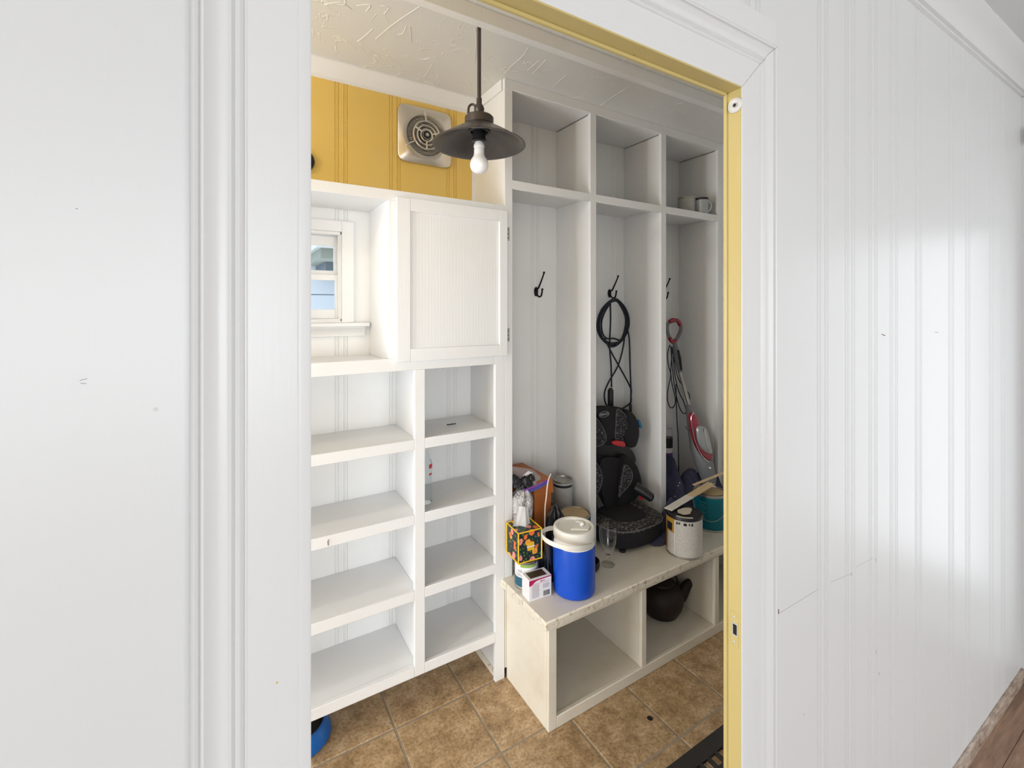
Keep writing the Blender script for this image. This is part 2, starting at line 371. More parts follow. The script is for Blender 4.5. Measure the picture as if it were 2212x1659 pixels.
def fleck2():
    m, nt, b = mk('flecked_cushion_fabric'); lk = nt.links.new
    tc = nd(nt, 'ShaderNodeTexCoord'); mp = nd(nt, 'ShaderNodeMapping'); mp.inputs['Scale'].default_value = (50, 190, 60); mp.inputs['Rotation'].default_value = (0, 0, .6); lk(tc.outputs['Object'], mp.inputs[0])
    n = nd(nt, 'ShaderNodeTexNoise'); n.inputs['Scale'].default_value = 1; n.inputs['Detail'].default_value = 1; lk(mp.outputs[0], n.inputs['Vector'])
    r = ramp(nt, n.outputs[0], .56, .62, (.026, .023, .024, 1), (.16, .145, .135, 1)); lk(r.outputs[0], b.inputs['Base Color']); b.inputs['Roughness'].default_value = .9
    return m
M['fleck_seat'] = fleck2()
M['seatblack'] = flat('black_seat_cloth', (.011, .010, .013), .85, bump=.5, bscale=600)
M['seatgrey'] = flat('dark_grey_mesh', (.018, .016, .018), .9, bump=.6, bscale=700)
M['piping'] = flat('grey_piping', (.13, .125, .13), .7)
def floral_mat():
    m, nt, b = mk('floral_print'); lk = nt.links.new
    tc = nd(nt, 'ShaderNodeTexCoord')
    nz = nd(nt, 'ShaderNodeTexNoise'); nz.inputs['Scale'].default_value = 60; lk(tc.outputs['Object'], nz.inputs['Vector'])
    ad = nd(nt, 'ShaderNodeMix', data_type='VECTOR', clamp_factor=False); ad.inputs[0].default_value = .012
    lk(tc.outputs['Object'], ad.inputs[4]); lk(nz.outputs['Color'], ad.inputs[5])
    v = nd(nt, 'ShaderNodeTexVoronoi'); v.inputs['Scale'].default_value = 31; lk(ad.outputs[1], v.inputs['Vector'])
    sc = nd(nt, 'ShaderNodeSeparateColor'); lk(v.outputs['Color'], sc.inputs[0])
    pal = nd(nt, 'ShaderNodeValToRGB'); pal.color_ramp.interpolation = 'CONSTANT'; e = pal.color_ramp.elements
    e[0].position = 0; e[0].color = (.80, .16, .03, 1); e[1].position = .35; e[1].color = (.85, .30, .27, 1); e.new(.62).color = (.85, .36, .03, 1); e.new(.84).color = (.03, .13, .05, 1)
    lk(sc.outputs[0], pal.inputs[0])
    r = ramp(nt, v.outputs['Distance'], .38, .42, (1,1,1,1), (0,0,0,1))
    v2 = nd(nt, 'ShaderNodeTexVoronoi'); v2.inputs['Scale'].default_value = 80; lk(tc.outputs['Object'], v2.inputs['Vector'])
    r2 = ramp(nt, v2.outputs['Distance'], .28, .34, (.10, .22, .05, 1), (.012, .022, .018, 1))
    mx = nd(nt, 'ShaderNodeMix', data_type='RGBA'); lk(r.outputs[0], mx.inputs[0]); lk(r2.outputs[0], mx.inputs[6]); lk(pal.outputs[0], mx.inputs[7])
    r3 = ramp(nt, v.outputs['Distance'], .10, .13, (1,1,1,1), (0,0,0,1))
    mx2 = nd(nt, 'ShaderNodeMix', data_type='RGBA'); lk(r3.outputs[0], mx2.inputs[0]); lk(mx.outputs[2], mx2.inputs[6]); mx2.inputs[7].default_value = (.75, .12, .08, 1)
    lk(mx2.outputs[2], b.inputs['Base Color']); b.inputs['Roughness'].default_value = .4
    return m
M['floral'] = floral_mat()
def bubble_mat():
    m, nt, b = mk('bubble_film'); lk = nt.links.new
    tc = nd(nt, 'ShaderNodeTexCoord'); v = nd(nt, 'ShaderNodeTexVoronoi'); v.inputs['Scale'].default_value = 95; lk(tc.outputs['Object'], v.inputs['Vector'])
    bp = nd(nt, 'ShaderNodeBump'); bp.inputs['Strength'].default_value = 1; bp.inputs['Distance'].default_value = .006; lk(v.outputs['Distance'], bp.inputs['Height']); lk(bp.outputs[0], b.inputs['Normal'])
    n = nd(nt, 'ShaderNodeTexNoise'); n.inputs['Scale'].default_value = 22; lk(tc.outputs['Object'], n.inputs['Vector'])
    r = ramp(nt, n.outputs[0], .35, .65, (.42, .39, .39, 1), (.88, .85, .85, 1)); lk(r.outputs[0], b.inputs['Base Color'])
    b.inputs['Roughness'].default_value = .16; b.inputs['Transmission Weight'].default_value = .25
    return m
M['bubble'] = bubble_mat()

# ------------------------------------------------------------------ ROOM SHELL
CZ = 2.65                      # ceiling height
WY, WB = .575, .605            # near face and mudroom face of the door wall
BY = 2.05                      # back wall of the mudroom
RX = 3.03                      # right corner of the near room
ML, MR = -1.9, 2.60            # mudroom left and right walls
OX0, OX1, OZ = .0785, .900, 2.086   # door opening

# near room floor, planks as parts
fl = sthing('floor', 'brown wooden plank floor of the near room', 'floor', (0, 0, 0))
obj('subfloor', B(-2.4, 3.3, -5.0, .60, -.06, -.013), M['dark'], fl)
r_ = 0; y = .575; k = 0
pm = {}
while y > -5.0 and k < 70:
    w = .083; x = -2.4+(k*.73) % 1.1-1.1
    while x < 3.1:
        ln = 1.1; x0, x1 = max(x, -2.35), min(x+ln, RX+.02)
        if x1-x0 > .05:
            L_ = round(x1-x0, 3)
            if L_ not in pm:
                bm = bmesh.new(); bx(bm, 0, L_-.0015, -w+.0015, 0, -.012, 0); me = bpy.data.meshes.new('plank'); bm.to_mesh(me); bm.free(); me.materials.append(M['oak']); pm[L_] = me
            o = bpy.data.objects.new('plank', pm[L_]); COL.objects.link(o); o.parent = fl; o.location = (x0, y, random.uniform(-.0006, 0))
        x += ln
    y -= w; k += 1

# mudroom floor: grout bed and tiles
ft = sthing('floor', 'brown mottled square tiles on the mudroom floor', 'floor', (0, 1.3, 0))
obj('grout_bed', B(ML, MR+.1, .575, BY+.05, -.05, -.0025), M['grout'], ft)
TX, TY = .304, .2995
def tile_mesh(x0, x1, y0, y1):
    bm = bmesh.new(); a, h = .0035, .0
    cx, cy = (x0+x1)/2, (y0+y1)/2
    vb = [(x0, y0, -.006), (x1, y0, -.006), (x1, y1, -.006), (x0, y1, -.006)]
    vt = [(x0+a, y0+a, 0), (x1-a, y0+a, 0), (x1-a, y1-a, 0), (x0+a, y1-a, 0)]
    vm = [(x0+.001, y0+.001, -.0022), (x1-.001, y0+.001, -.0022), (x1-.001, y1-.001, -.0022), (x0+.001, y1-.001, -.0022)]
    R = [[bm.verts.new(p) for p in q] for q in (vb, vm, vt)]
    for a_, b_ in zip(R, R[1:]):
        for i in range(4): bm.faces.new((a_[i], a_[(i+1) % 4], b_[(i+1) % 4], b_[i]))
    bm.faces.new(R[-1]); me = bpy.data.meshes.new('tile'); bm.to_mesh(me); bm.free(); me.materials.append(M['tile']); return me
tmesh = {}
for i in range(-9, 7):
    for j in range(-4, 2):
        x0, x1 = .851+TX*i, .851+TX*(i+1); y0, y1 = 1.768+TY*j, 1.768+TY*(j+1)
        x0, x1, y0, y1 = max(x0, ML), min(x1, MR), max(y0, .575), min(y1, BY)
        if x1-x0 < .02 or y1-y0 < .02: continue
        key = (round(x1-x0, 3), round(y1-y0, 3))
        if key not in tmesh: tmesh[key] = tile_mesh(.003, key[0]-.003, .003, key[1]-.003)
        o = bpy.data.objects.new('tile', tmesh[key]); COL.objects.link(o); o.parent = ft; o.location = (x0, y0-1.3, random.uniform(-.0005, .0004))

# ceilings
struct('ceiling', B(ML-.1, MR+.1, .59, BY+.15, CZ, CZ+.1), M['ceil'], 'textured off-white mudroom ceiling with trowel ridges', 'ceiling')
struct('ceiling', B(-2.5, 3.3, -5.1, .59, CZ, CZ+.1), M['wall'], 'plain white ceiling of the near room', 'ceiling')

def plank_bm(x0, x1, face, z0, z1, g, out=-1, l=True, r=True, depth=.018, dv=.0030):
    """tongue and groove board: V joint at each edge and two beads beside it"""
    h = g/2
    prof = [(0, dv*.35), (.05*h, 0), (.36*h, 0), (.43*h, dv), (.50*h, 0), (.64*h, 0), (.69*h, dv*.6), (.74*h, 0), (.92*h, 0), (.99*h, dv), (1.06*h, 0)]
    pts = []
    if l: pts += [(x0+a, b) for a, b in prof]
    else: pts += [(x0, 0)]
    if r: pts += [(x1-a, b) for a, b in prof[::-1]]
    else: pts += [(x1, 0)]
    poly = [(p[0], face-out*p[1], z0) for p in pts]+[(x1, face-out*depth, z0), (x0, face-out*depth, z0)]
    bm = bmesh.new(); prism(bm, poly, (0, 0, z1-z0)); bmesh.ops.recalc_face_normals(bm, faces=bm.faces)
    return bm

# door wall (near side), boards beyond the casing
CX1, CZ1 = 1.028, 2.225           # outer edge of the right casing, top of head fascia
wd = sthing('wall_front', 'white gloss tongue and groove board wall around the open doorway', 'wall', (0, WY, 0))
jl = [1.028, 1.252, 1.395, 1.532, 1.668, 1.852, 2.14, 2.31, 2.586, 2.741, 3.03]
for a, b in zip(jl, jl[1:]):
    obj('plank', plank_bm(a, b, WY, 0, CZ, .052, l=a > 1.1, r=b < 3, dv=.0032), M['wall'], wd)
for a, b in ((-.05, .24), (.24, .52), (.52, .74), (.74, .955), (.955, 1.028)):
    obj('plank', plank_bm(a, b, WY, CZ1-.02, CZ, .052, l=a > 0, r=b < 1, dv=.0032), M['wall'], wd)
for a, b in ((-2.4, -2.1), (-2.1, -1.8), (-1.8, -1.5), (-1.5, -1.25), (-1.25, -1.0), (-1.0, -.75), (-.75, -.55), (-.55, -.34), (-.34, -.030)):
    obj('plank', plank_bm(a, b, WY, 0, CZ, .052, r=b < -.1, dv=.0032), M['wall'], wd)
bm = bmesh.new()                    # mudroom face and core of the same wall
bx(bm, ML, -.045, WY+.018, WB, 0, CZ); bx(bm, 1.028, MR+.03, WY+.018, WB, 0, CZ); bx(bm, -.045, 1.028, WY+.018, WB, OZ+.03, CZ)
bx(bm, -.045, OX0-.018, WY+.018, WB, 0, OZ+.03); bx(bm, OX1+.018, 1.028, WY+.001, WB, 0, OZ+.03); bx(bm, -.029, OX0-.018, WY+.001, WY+.018, 0, OZ+.03)
obj('backing', bm, M['back'], wd)

# other near room walls, daylight openings in three of them
def wall_box(name, boxes, mat, label):
    bm = bmesh.new()
    for b in boxes: bx(bm, *b)
    return struct(name, bm, mat, label, 'wall')
wall_box('wall_rear', [(-2.5, 3.2, -5.1, -5.0, 0, .4), (-2.5, 3.2, -5.1, -5.0, 2.5, CZ), (-2.5, -2.25, -5.1, -5.0, .4, 2.5), (2.15, 3.2, -5.1, -5.0, .4, 2.5)], M['wall'], 'white wall behind the camera')
wall_box('wall_right', [(RX, 3.2, -5.0, -.20, 0, CZ), (RX, 3.2, .40, WY+.03, 0, CZ), (RX, 3.2, -.20, .40, 0, .3), (RX, 3.2, -.20, .40, 2.0, CZ)], M['wall'], 'white wall at the right end of the near room')
wall_box('wall_left', [(-2.5, -2.4, -5.0, -4.6, 0, CZ), (-2.5, -2.4, -2.2, WY+.03, 0, CZ), (-2.5, -2.4, -4.6, -2.2, 0, .2), (-2.5, -2.4, -4.6, -2.2, 2.3, CZ)], M['wall'], 'white left wall of the near room')
def win_frame(n, lab, fn, boxes):
    w = sthing('window_%d' % n, lab, 'window', fn)
    bm = bmesh.new()
    for b in boxes: bx(bm, *b)
    obj('window_frame', bm, M['trim'], w)
win_frame(2, 'white frame added around the unseen rear light panel', (-.5, -5.0, .4), [(-2.31, -2.23, -5.0, -4.97, .34, 2.56), (2.13, 2.21, -5.0, -4.97, .34, 2.56), (-2.31, 2.21, -5.0, -4.97, 2.48, 2.56), (-2.31, 2.21, -5.0, -4.95, .34, .4)])  # frame added to hold the rear light panel
win_frame(3, 'white window in the right wall of the near room', (3.03, .1, .3), [(3.01, 3.03, -.26, -.20, .24, 2.06), (3.01, 3.03, .40, .46, .24, 2.06), (3.01, 3.03, -.26, .46, 2.0, 2.06), (3.0, 3.03, -.26, .46, .24, .3)])

# right corner trim, crown, shoe mould in the near room
def profile_run(pts2, axis, a, b):
    """extrude a 2-D profile along x or y"""
    bm = bmesh.new()
    if axis == 'x': prism(bm, [(a, p[0], p[1]) for p in pts2], (b-a, 0, 0))
    elif axis == 'y': prism(bm, [(p[0], a, p[1]) for p in pts2], (0, b-a, 0))
    else: prism(bm, [(p[0], p[1], a) for p in pts2], (0, 0, b-a))
    bmesh.ops.recalc_face_normals(bm, faces=bm.faces); return bm
def crown(yw, s, zt, p=.055, d=.062):
    pr = [(0, 0), (p, 0), (p, -.006), (p*.92, -.010), (p*.86, -.013), (p*.62, -.022), (p*.44, -.034), (p*.30, -.046), (p*.24, -d+.012), (p*.12, -d+.010), (p*.12, -d+.003), (0, -d)]
    return [(yw+s*a, zt+b) for a, b in pr]
struct('trim_1', profile_run(crown(WY, -1, CZ, .085, .078), 'x', -2.4, RX), M['trim'], 'white crown moulding at the top of the near wall', 'moulding')
struct('trim_2', profile_run([(a, b) for a, b in crown(RX, -1, CZ, .085, .078)], 'y', -5.0, WY), M['trim'], 'white crown moulding on the right wall', 'moulding')
qr = [(WY, 0)]+[(WY-.020*math.cos(t), .028*math.sin(t)) for t in [i*PI/2/5 for i in range(6)]]
struct('baseboard_front', profile_run(qr, 'x', CX1, RX), wood_mat('worn_shoe_wood', (.12, .065, .035), (.46, .37, .30), (9, 60, 60), .5), 'worn brown and white shoe moulding at the foot of the near wall', 'moulding')
struct('trim_3', B(RX-.022, RX, WY-.03, WY, .03, CZ-.08), M['trim'], 'narrow white corner strip at the right end of the near wall', 'moulding')

# door casing: colonial profile, thin inner edge and thick outer edge
def casing_pts():
    # (distance from opening edge, projection from the wall)
    return [(0, 0), (0, .0082), (.0020, .0096), (.0130, .0098), (.0138, .0092), (.0146, .0094), (.0622, .0096), (.0638, .0080), (.0652, .0082), (.0668, .0110), (.0700, .0126), (.0728, .0110), (.0742, .0098),
            (.0756, .0120), (.0775, .0138), (.0792, .0130), (.0800, .0122), (.0840, .0100), (.0900, .0104), (.0960, .0130), (.1012, .0172), (.1030, .0163), (.1042, .0158), (.1058, .0196), (.1085, .0212), (.1112, .0200), (.1130, .0170), (.1130, 0)]
K = 1.0
cp = [(a+.0012, b) for a, b in casing_pts()]
# left jamb casing (mirror), right jamb casing, head casing, flush with mitred corners
def casing_side(x_in, sgn, z1):
    bm = bmesh.new(); n = len(cp)
    q_ = [(a-(.0012 if sgn < 0 else 0), b) for a, b in cp]
    lo = [bm.verts.new((x_in+sgn*a, WY-b, 0)) for a, b in q_]
    hi = [bm.verts.new((x_in+sgn*a, WY-b, z1+a)) for a, b in q_]
    for i in range(n): bm.faces.new((lo[i], lo[(i+1) % n], hi[(i+1) % n], hi[i]))
    bm.faces.new(lo); bm.faces.new(hi[::-1]); bmesh.ops.recalc_face_normals(bm, faces=bm.faces); return bm
struct('trim_4', casing_side(OX0, -1, OZ), M['trim'], 'wide moulded white casing left of the doorway', 'door casing')
struct('trim_5', casing_side(OX1, 1, OZ), M['trim'], 'moulded white casing right of the doorway', 'door casing')
bm = bmesh.new(); n = len(cp)
lo = [bm.verts.new((OX0-a+.0005, WY-b, OZ+a+.0006)) for a, b in cp]; hi = [bm.verts.new((OX1+a-.0005, WY-b, OZ+a+.0006)) for a, b in cp]
for i in range(n): bm.faces.new((lo[i], lo[(i+1) % n], hi[(i+1) % n], hi[i]))
bm.faces.new(lo); bm.faces.new(hi[::-1]); bmesh.ops.recalc_face_normals(bm, faces=bm.faces)
struct('trim_6', bm, M['trim'], 'moulded white head casing over the doorway', 'door casing')
struct('trim_7', B(-.06, CX1-.004, WY-.010, WY, OZ+.113, 2.262), M['trim'], 'flat white fascia board above the head casing', 'door casing', bevel=.001)

# door frame: yellow jambs and head with a rear bead
dr = sthing('door_1', 'yellow painted door frame lining the open doorway', 'door frame', (.5, .58, 0))
obj('jamb', B(OX1, OX1+.018, WY-.0075, WB+.002, 0, OZ+.018), M['ylight'], dr, bevel=.001)
obj('jamb', B(OX0-.018, OX0, WY+.003, WB+.002, 0, OZ+.018), M['ylight'], dr, bevel=.001)
obj('head_jamb', B(OX0, OX1, WY-.009, WB+.002, OZ, OZ+.018), M['ylight'], dr, bevel=.001)
obj('bead', T([(OX1-.001, WB-.004, 0), (OX1-.001, WB-.004, OZ)], .0045, 10), M['ylight'], dr)
obj('bead', T([(OX0, WB-.004, OZ-.001), (OX1, WB-.004, OZ-.001)], .0045, 10), M['ylight'], dr)
sp = obj('strike_plate', B(OX1-.0012, OX1+.001, .572, .590, .925, .996), M['ylight'], dr, bevel=.0008)
sp['label'] = 'painted-over strike plate'
obj('latch_hole', B(OX1-.0020, OX1-.0010, .5735, .586, .948, .975), M['putty'], sp)
obj('latch_recess', B(OX1-.0026, OX1-.0018, .5755, .5835, .951, .972), M['dark'], sp)
for zz in (.935, .986):
    bm = L([(0, 0), (.0028, 0), (.0028, .001), (.0012, .0016), (0, .0014)], 12); bm.transform(Matrix.Translation((OX1-.0012, .581, zz)) @ Matrix.Rotation(-PI/2, 4, 'Y')); obj('screw', bm, M['putty'], sp)
# round plate on the jamb top
rp = thing('round_plate', 'small round white plate with hex centre on the yellow jamb top', 'plate', (OX1, .5795, 2.054))
R1 = Matrix.Translation((OX1, .5795, 2.054)) @ Matrix.Rotation(-PI/2, 4, 'Y')
bm = L([(0, 0), (.0150, 0), (.0155, .0022), (.0145, .0034), (.0128, .0030), (.0122, .0012), (0, .0012)], 28); bm.transform(R1); obj('rim', bm, M['trim'], rp)
bm = L([(.0052, .001), (.0056, .0040), (.0042, .0040), (.0040, .0010)], 6, smooth=False); bm.transform(R1); obj('hex_ring', bm, M['putty'], rp)
bm = L([(0, .0012), (.0042, .0014), (0, .0016)], 6); bm.transform(R1); obj('hole', bm, M['dark'], rp)

# small rounded grey plate by the right corner
gp = thing('wall_plate', 'small rounded grey metal plate high in the right corner', 'plate', (RX-.022, WY-.03, 2.36))
bm = bmesh.new(); o_ = [(RX-.023, WY-.045+.030*sx_, 2.395+.042*sz_) for sx_, sz_ in ((-1, -.6), (-.6, -1), (.6, -1), (1, -.6), (1, .6), (.6, 1), (-.6, 1), (-1, .6))]
prism(bm, o_, (-.012, 0, 0)); obj('plate', bm, M['putty'], gp, bevel=.003, recalc=True)

# ------------------------------------------------------------------ MUDROOM WALLS
wb = sthing('wall_back', 'tongue and groove back wall, yellow above the shelves and white below', 'wall', (0, BY, 0))
jb = [-1.9, -1.62, -1.36, -1.10, -.86, -.62, -.36, -.10, .16, .403, .634, .911, 1.16, 1.397, 1.68, 1.977, 2.22, 2.47, 2.62]
WX0, WX1, WZ0, WZ1 = -.10, .403, 1.575, 1.955
for a, b in zip(jb, jb[1:]):
    if a >= WX0-.001 and b <= WX1+.001:
        obj('plank', plank_bm(a, b, BY, 0, WZ0, .050), M['back'], wb); obj('plank', plank_bm(a, b, BY, WZ1, CZ, .050), M['back'], wb)
    else: obj('plank', plank_bm(a, b, BY, 0, CZ, .050), M['back'], wb)
bm = bmesh.new(); bx(bm, ML, WX0, BY+.018, BY+.10, 0, CZ); bx(bm, WX1, MR+.1, BY+.018, BY+.10, 0, CZ); bx(bm, WX0, WX1, BY+.018, BY+.10, 0, WZ0); bx(bm, WX0, WX1, BY+.018, BY+.10, WZ1, CZ)
obj('backing', bm, M['wall'], wb)
wall_box('wall_side', [(MR, MR+.1, WB, BY+.1, 0, CZ)], M['back'], 'white right end wall of the mudroom')
wall_box('wall_end', [(ML-.1, ML, .59, .9, 0, CZ), (ML-.1, ML, 1.75, BY+.1, 0, CZ), (ML-.1, ML, .9, 1.75, 2.0, CZ), (ML-.1, ML, .9, 1.75, 0, .5)], M['yellow'], 'yellow left end wall of the mudroom')
struct('trim_8', profile_run(crown(BY, -1, CZ), 'x', ML, 1.034), M['shelf'], 'white crown moulding above the yellow boards', 'moulding')
struct('trim_9', profile_run([(BY, 0), (BY-.012, 0), (BY-.012, .07), (BY-.006, .082), (BY, .085)], 'x', -.25, 1.00), M['shelf'], 'white skirting under the shelf unit', 'moulding')
struct('trim_10', profile_run([(1.012, 0), (.996, 0), (.997, .010), (1.004, .016), (1.012, .018)], 'y', 1.79, BY-.012), M['bench'], 'worn quarter round strip on the floor under the shelves', 'moulding')
struct('trim_11', B(ML, MR, 1.382, 1.416, CZ-.052, CZ), M['shelf'], 'slim painted ceiling beam in front of the pendant rod', 'beam', bevel=.002)

# window in the shelf nook
wn = sthing('window_1', 'small white sash window behind the open nook', 'window', ((WX0+WX1)/2, BY, WZ0))
bm = bmesh.new()                                          # jamb lining
bx(bm, WX1-.005, WX1, BY-.002, BY+.11, WZ0, WZ1); bx(bm, WX0, WX0+.012, BY-.002, BY+.11, WZ0, WZ1); bx(bm, WX0, WX1, BY-.002, BY+.11, WZ1-.012, WZ1); bx(bm, WX0, WX1, BY-.002, BY+.11, WZ0, WZ0+.012)
obj('window_frame', bm, M['shelf'], wn, bevel=.001)
def casing_flat(x0, x1, z0, z1):
    bm = bmesh.new(); bx(bm, x0, x1, BY-.014, BY, z0, z1); return bm
obj('casing', casing_flat(WX1, .452, 1.571, 2.0), M['shelf'], wn, bevel=.0015)
obj('casing', casing_flat(WX0-.05, WX0, 1.571, 2.0), M['shelf'], wn, bevel=.0015)
obj('casing', casing_flat(WX0, WX1, WZ1, 2.0), M['shelf'], wn, bevel=.0015)
obj('casing', casing_flat(WX0, WX1, 1.571, WZ0+.004), M['shelf'], wn, bevel=.0015)
obj('stop', B(WX1-.011, WX1-.005, BY+.006, BY+.03, WZ0+.012, WZ1-.012), M['shelf'], wn)
for nm, z0, z1, y0 in (('lower_sash', WZ0+.012, 1.775, BY+.030), ('upper_sash', 1.770, WZ1-.012, BY+.055)):
    a, b, w = WX0+.012, WX1-.005, .014
    bm = bmesh.new(); wt = .024 if nm == 'lower_sash' else .042
    bx(bm, b-w, b, y0, y0+.022, z0, z1); bx(bm, a, a+w, y0, y0+.022, z0, z1); bx(bm, a+w, b-w, y0, y0+.022, z0, z0+(.040 if nm == 'lower_sash' else .024)); bx(bm, a+w, b-w, y0, y0+.022, z1-wt, z1)
    s_ = obj(nm, bm, M['shelf'], wn, bevel=.0015)
    obj('pane', B(a+w-.002, b-w+.002, y0+.009, y0+.012, z0+.020, z1-wt+.002), M['pane'], s_)
st = obj('sill', B(WX0-.09, .512, BY-.042, BY, 1.555, 1.571), M['shelf'], wn, bevel=.002)
obj('apron', profile_run([(BY, 1.555), (BY-.026, 1.555), (BY-.026, 1.549), (BY-.018, 1.542), (BY-.013, 1.53), (BY-.013, 1.514), (BY, 1.512)], 'x', WX0-.07, .497), M['shelf'], wn)

# neighbour house seen through the window
nh = thing('neighbour_house', 'pale blue boarded house wall with an eave, outside the window', 'building', (0, 4.05, 0))
for k in range(11):
    z = .13+.27*k
    bm = bmesh.new(); prism(bm, [(-2.0, 4.03, z), (-2.0, 4.05, z+.262), (-2.0, 4.08, z+.262), (-2.0, 4.08, z)], (4.4, 0, 0)); obj('board', bm, M['siding'], nh, recalc=True)
    obj('board_gap', B(-2.0, 2.4, 4.052, 4.08, z+.262, z+.27), M['siding_shadow'], nh)
e0 = P(684, 540, 3.3)
bm = bmesh.new(); bx(bm, e0.x, e0.x+1.6, 3.28, 3.95, e0.z+.02, e0.z+.07); obj('eave_edge', bm, M['trim'], nh)
bm = bmesh.new(); bx(bm, e0.x+.03, e0.x+1.6, 3.33, 4.0, e0.z-.05, e0.z+.02); obj('soffit', bm, M['olive'], nh)
bm = bmesh.new(); bx(bm, e0.x+.10, e0.x+1.6, 3.55, 4.02, e0.z-.12, e0.z-.05); obj('roof_beam', bm, M['siding_shadow'], nh)

# ------------------------------------------------------------------ LEFT SHELF UNIT
FY = 1.757; ft_ = .019          # face frame plane and thickness
su = thing('shelf_unit', 'tall white built-in shelf unit with open cubbies, window nook and cupboard', 'shelving', (.4, 1.9, 0))
SL, SR = -.25, 1.034
def sp_(name, *b, bevel=.0018): return obj(name, B(*b), M['shelf'], su, bevel=bevel)
sp_('stile', .987, SR, FY, FY+ft_, 0, 2.088); sp_('stile', SL, SL+.045, FY, FY+ft_, 0, 2.088)
sp_('stile', .6226, .665, FY, FY+ft_, .174, 1.388); sp_('stile', .519, .562, FY, FY+ft_, 1.438, 2.048)
sp_('rail', SL+.045, .987, FY, FY+ft_, 2.048, 2.088); sp_('rail', SL+.045, .987, FY, FY+ft_, 1.388, 1.438)
sp_('side_panel', 1.012, SR, FY+ft_, BY, 0, 2.07); sp_('side_panel', SL, SL+.019, FY+ft_, BY, 0, 2.07)
sp_('divider', .636, .655, FY+ft_, BY, .2, 1.40); sp_('divider', .5195, .538, FY+ft_, BY, 1.432, 2.07)
sp_('top_board', SL+.019, 1.012, FY+ft_, BY, 2.05, 2.068); sp_('nook_floor', SL+.019, 1.012, FY+ft_, BY, 1.414, 1.432)
for zt in (1.113, .816, .5165, .215):
    for x0, x1, xa, xb in ((SL+.045, .6226, SL+.019, .636), (.665, .987, .655, 1.012)):
        bm = bmesh.new(); bx(bm, x0, x1, FY, FY+ft_, zt-.041, zt); bx(bm, xa, xb, FY+ft_, BY, zt-.022, zt-.003)
        obj('shelf', bm, M['shelf'], su, bevel=.0018)
# cupboard door with beadboard panel
cd_ = obj('cupboard_door', B(.544, .599, 1.737, FY-.001, 1.425, 2.060), M['shelf'], su, bevel=.0022)
bm = bmesh.new(); bx(bm, .998, 1.0385, 1.737, FY-.001, 1.425, 2.060); obj('door_stile', bm, M['shelf'], cd_, bevel=.0022)
bm = bmesh.new(); bx(bm, .599, .998, 1.7372, FY-.001, 2.010, 2.060); obj('door_rail', bm, M['shelf'], cd_, bevel=.0015)
bm = bmesh.new(); bx(bm, .599, .998, 1.7372, FY-.001, 1.425, 1.474); obj('door_rail', bm, M['shelf'], cd_, bevel=.0015)
pts = []; nb = 30; w = (.998-.599)/nb
for i in range(nb):
    x = .599+i*w; pts += [(x, 1.74632), (x+w*.12, 1.7462), (x+w*.88, 1.7462)]
pts += [(.998, 1.7475), (.998, 1.756), (.599, 1.756)]
obj('beaded_panel', profile_run(pts, 'z', 1.474, 2.010), M['shelf'], cd_)
for z in (1.962, 1.514):
    h_ = obj('hinge', B(1.040, 1.058, FY-.0035, FY-.0005, z-.030, z+.030), M['chrome'], cd_, bevel=.001)
    obj('hinge_knuckle', T([(1.0405, FY-.0055, z-.026), (1.0405, FY-.0055, z+.026)], .0038, 8), M['chrome'], h_)
    for dz in (-.018, 0, .018):
        bm = L([(0, 0), (.003, 0), (.002, .001), (0, .0012)], 8); bm.transform(Matrix.Translation((1.050, FY-.0035, z+dz)) @ Matrix.Rotation(PI/2, 4, 'X')); obj('screw', bm, M['bronze'], h_)

# ------------------------------------------------------------------ LOCKER UNIT
lu = thing('locker_unit', 'white built-in locker unit, three open bays under three cubbies up to the ceiling', 'shelving', (1.8, 1.9, .44))
def lp(name, *b, bevel=.0018): return obj(name, B(*b), M['shelf'], lu, bevel=bevel)
lp('side_panel', 1.0345, 1.053, FY+ft_, BY, .44, CZ)
lp('stile', 1.0345, 1.075, FY, FY+ft_, .44, 2.604); lp('stile', 1.529, 1.568, FY, FY+ft_, .44, 2.604); lp('stile', 2.043, 2.084, FY, FY+ft_, .44, 2.604); lp('stile', 2.550, 2.598, FY, FY+ft_, .44, 2.604)
lp('rail', 1.0345, 2.598, FY, FY+ft_, 2.604, CZ)
lp('divider', 1.538, 1.560, FY+ft_, BY, .44, 2.604); lp('divider', 2.052, 2.075, FY+ft_, BY, .44, 2.604); lp('side_panel', 2.560, 2.598, FY+ft_, BY, .44, 2.604)
for a, b in ((1.075, 1.529), (1.568, 2.043), (2.084, 2.550)):
    bm = bmesh.new(); bx(bm, a, b, FY, FY+ft_, 2.165, 2.204); bx(bm, a-.014, b+.008, FY+ft_, BY, 2.184, 2.202); obj('shelf', bm, M['shelf'], lu, bevel=.0018)
    lp('top_panel', a-.014, b+.008, FY+ft_, BY, 2.606, 2.62)
lp('cap_strip', 1.026, 1.0345, 1.775, BY-.05, CZ-.05, CZ)

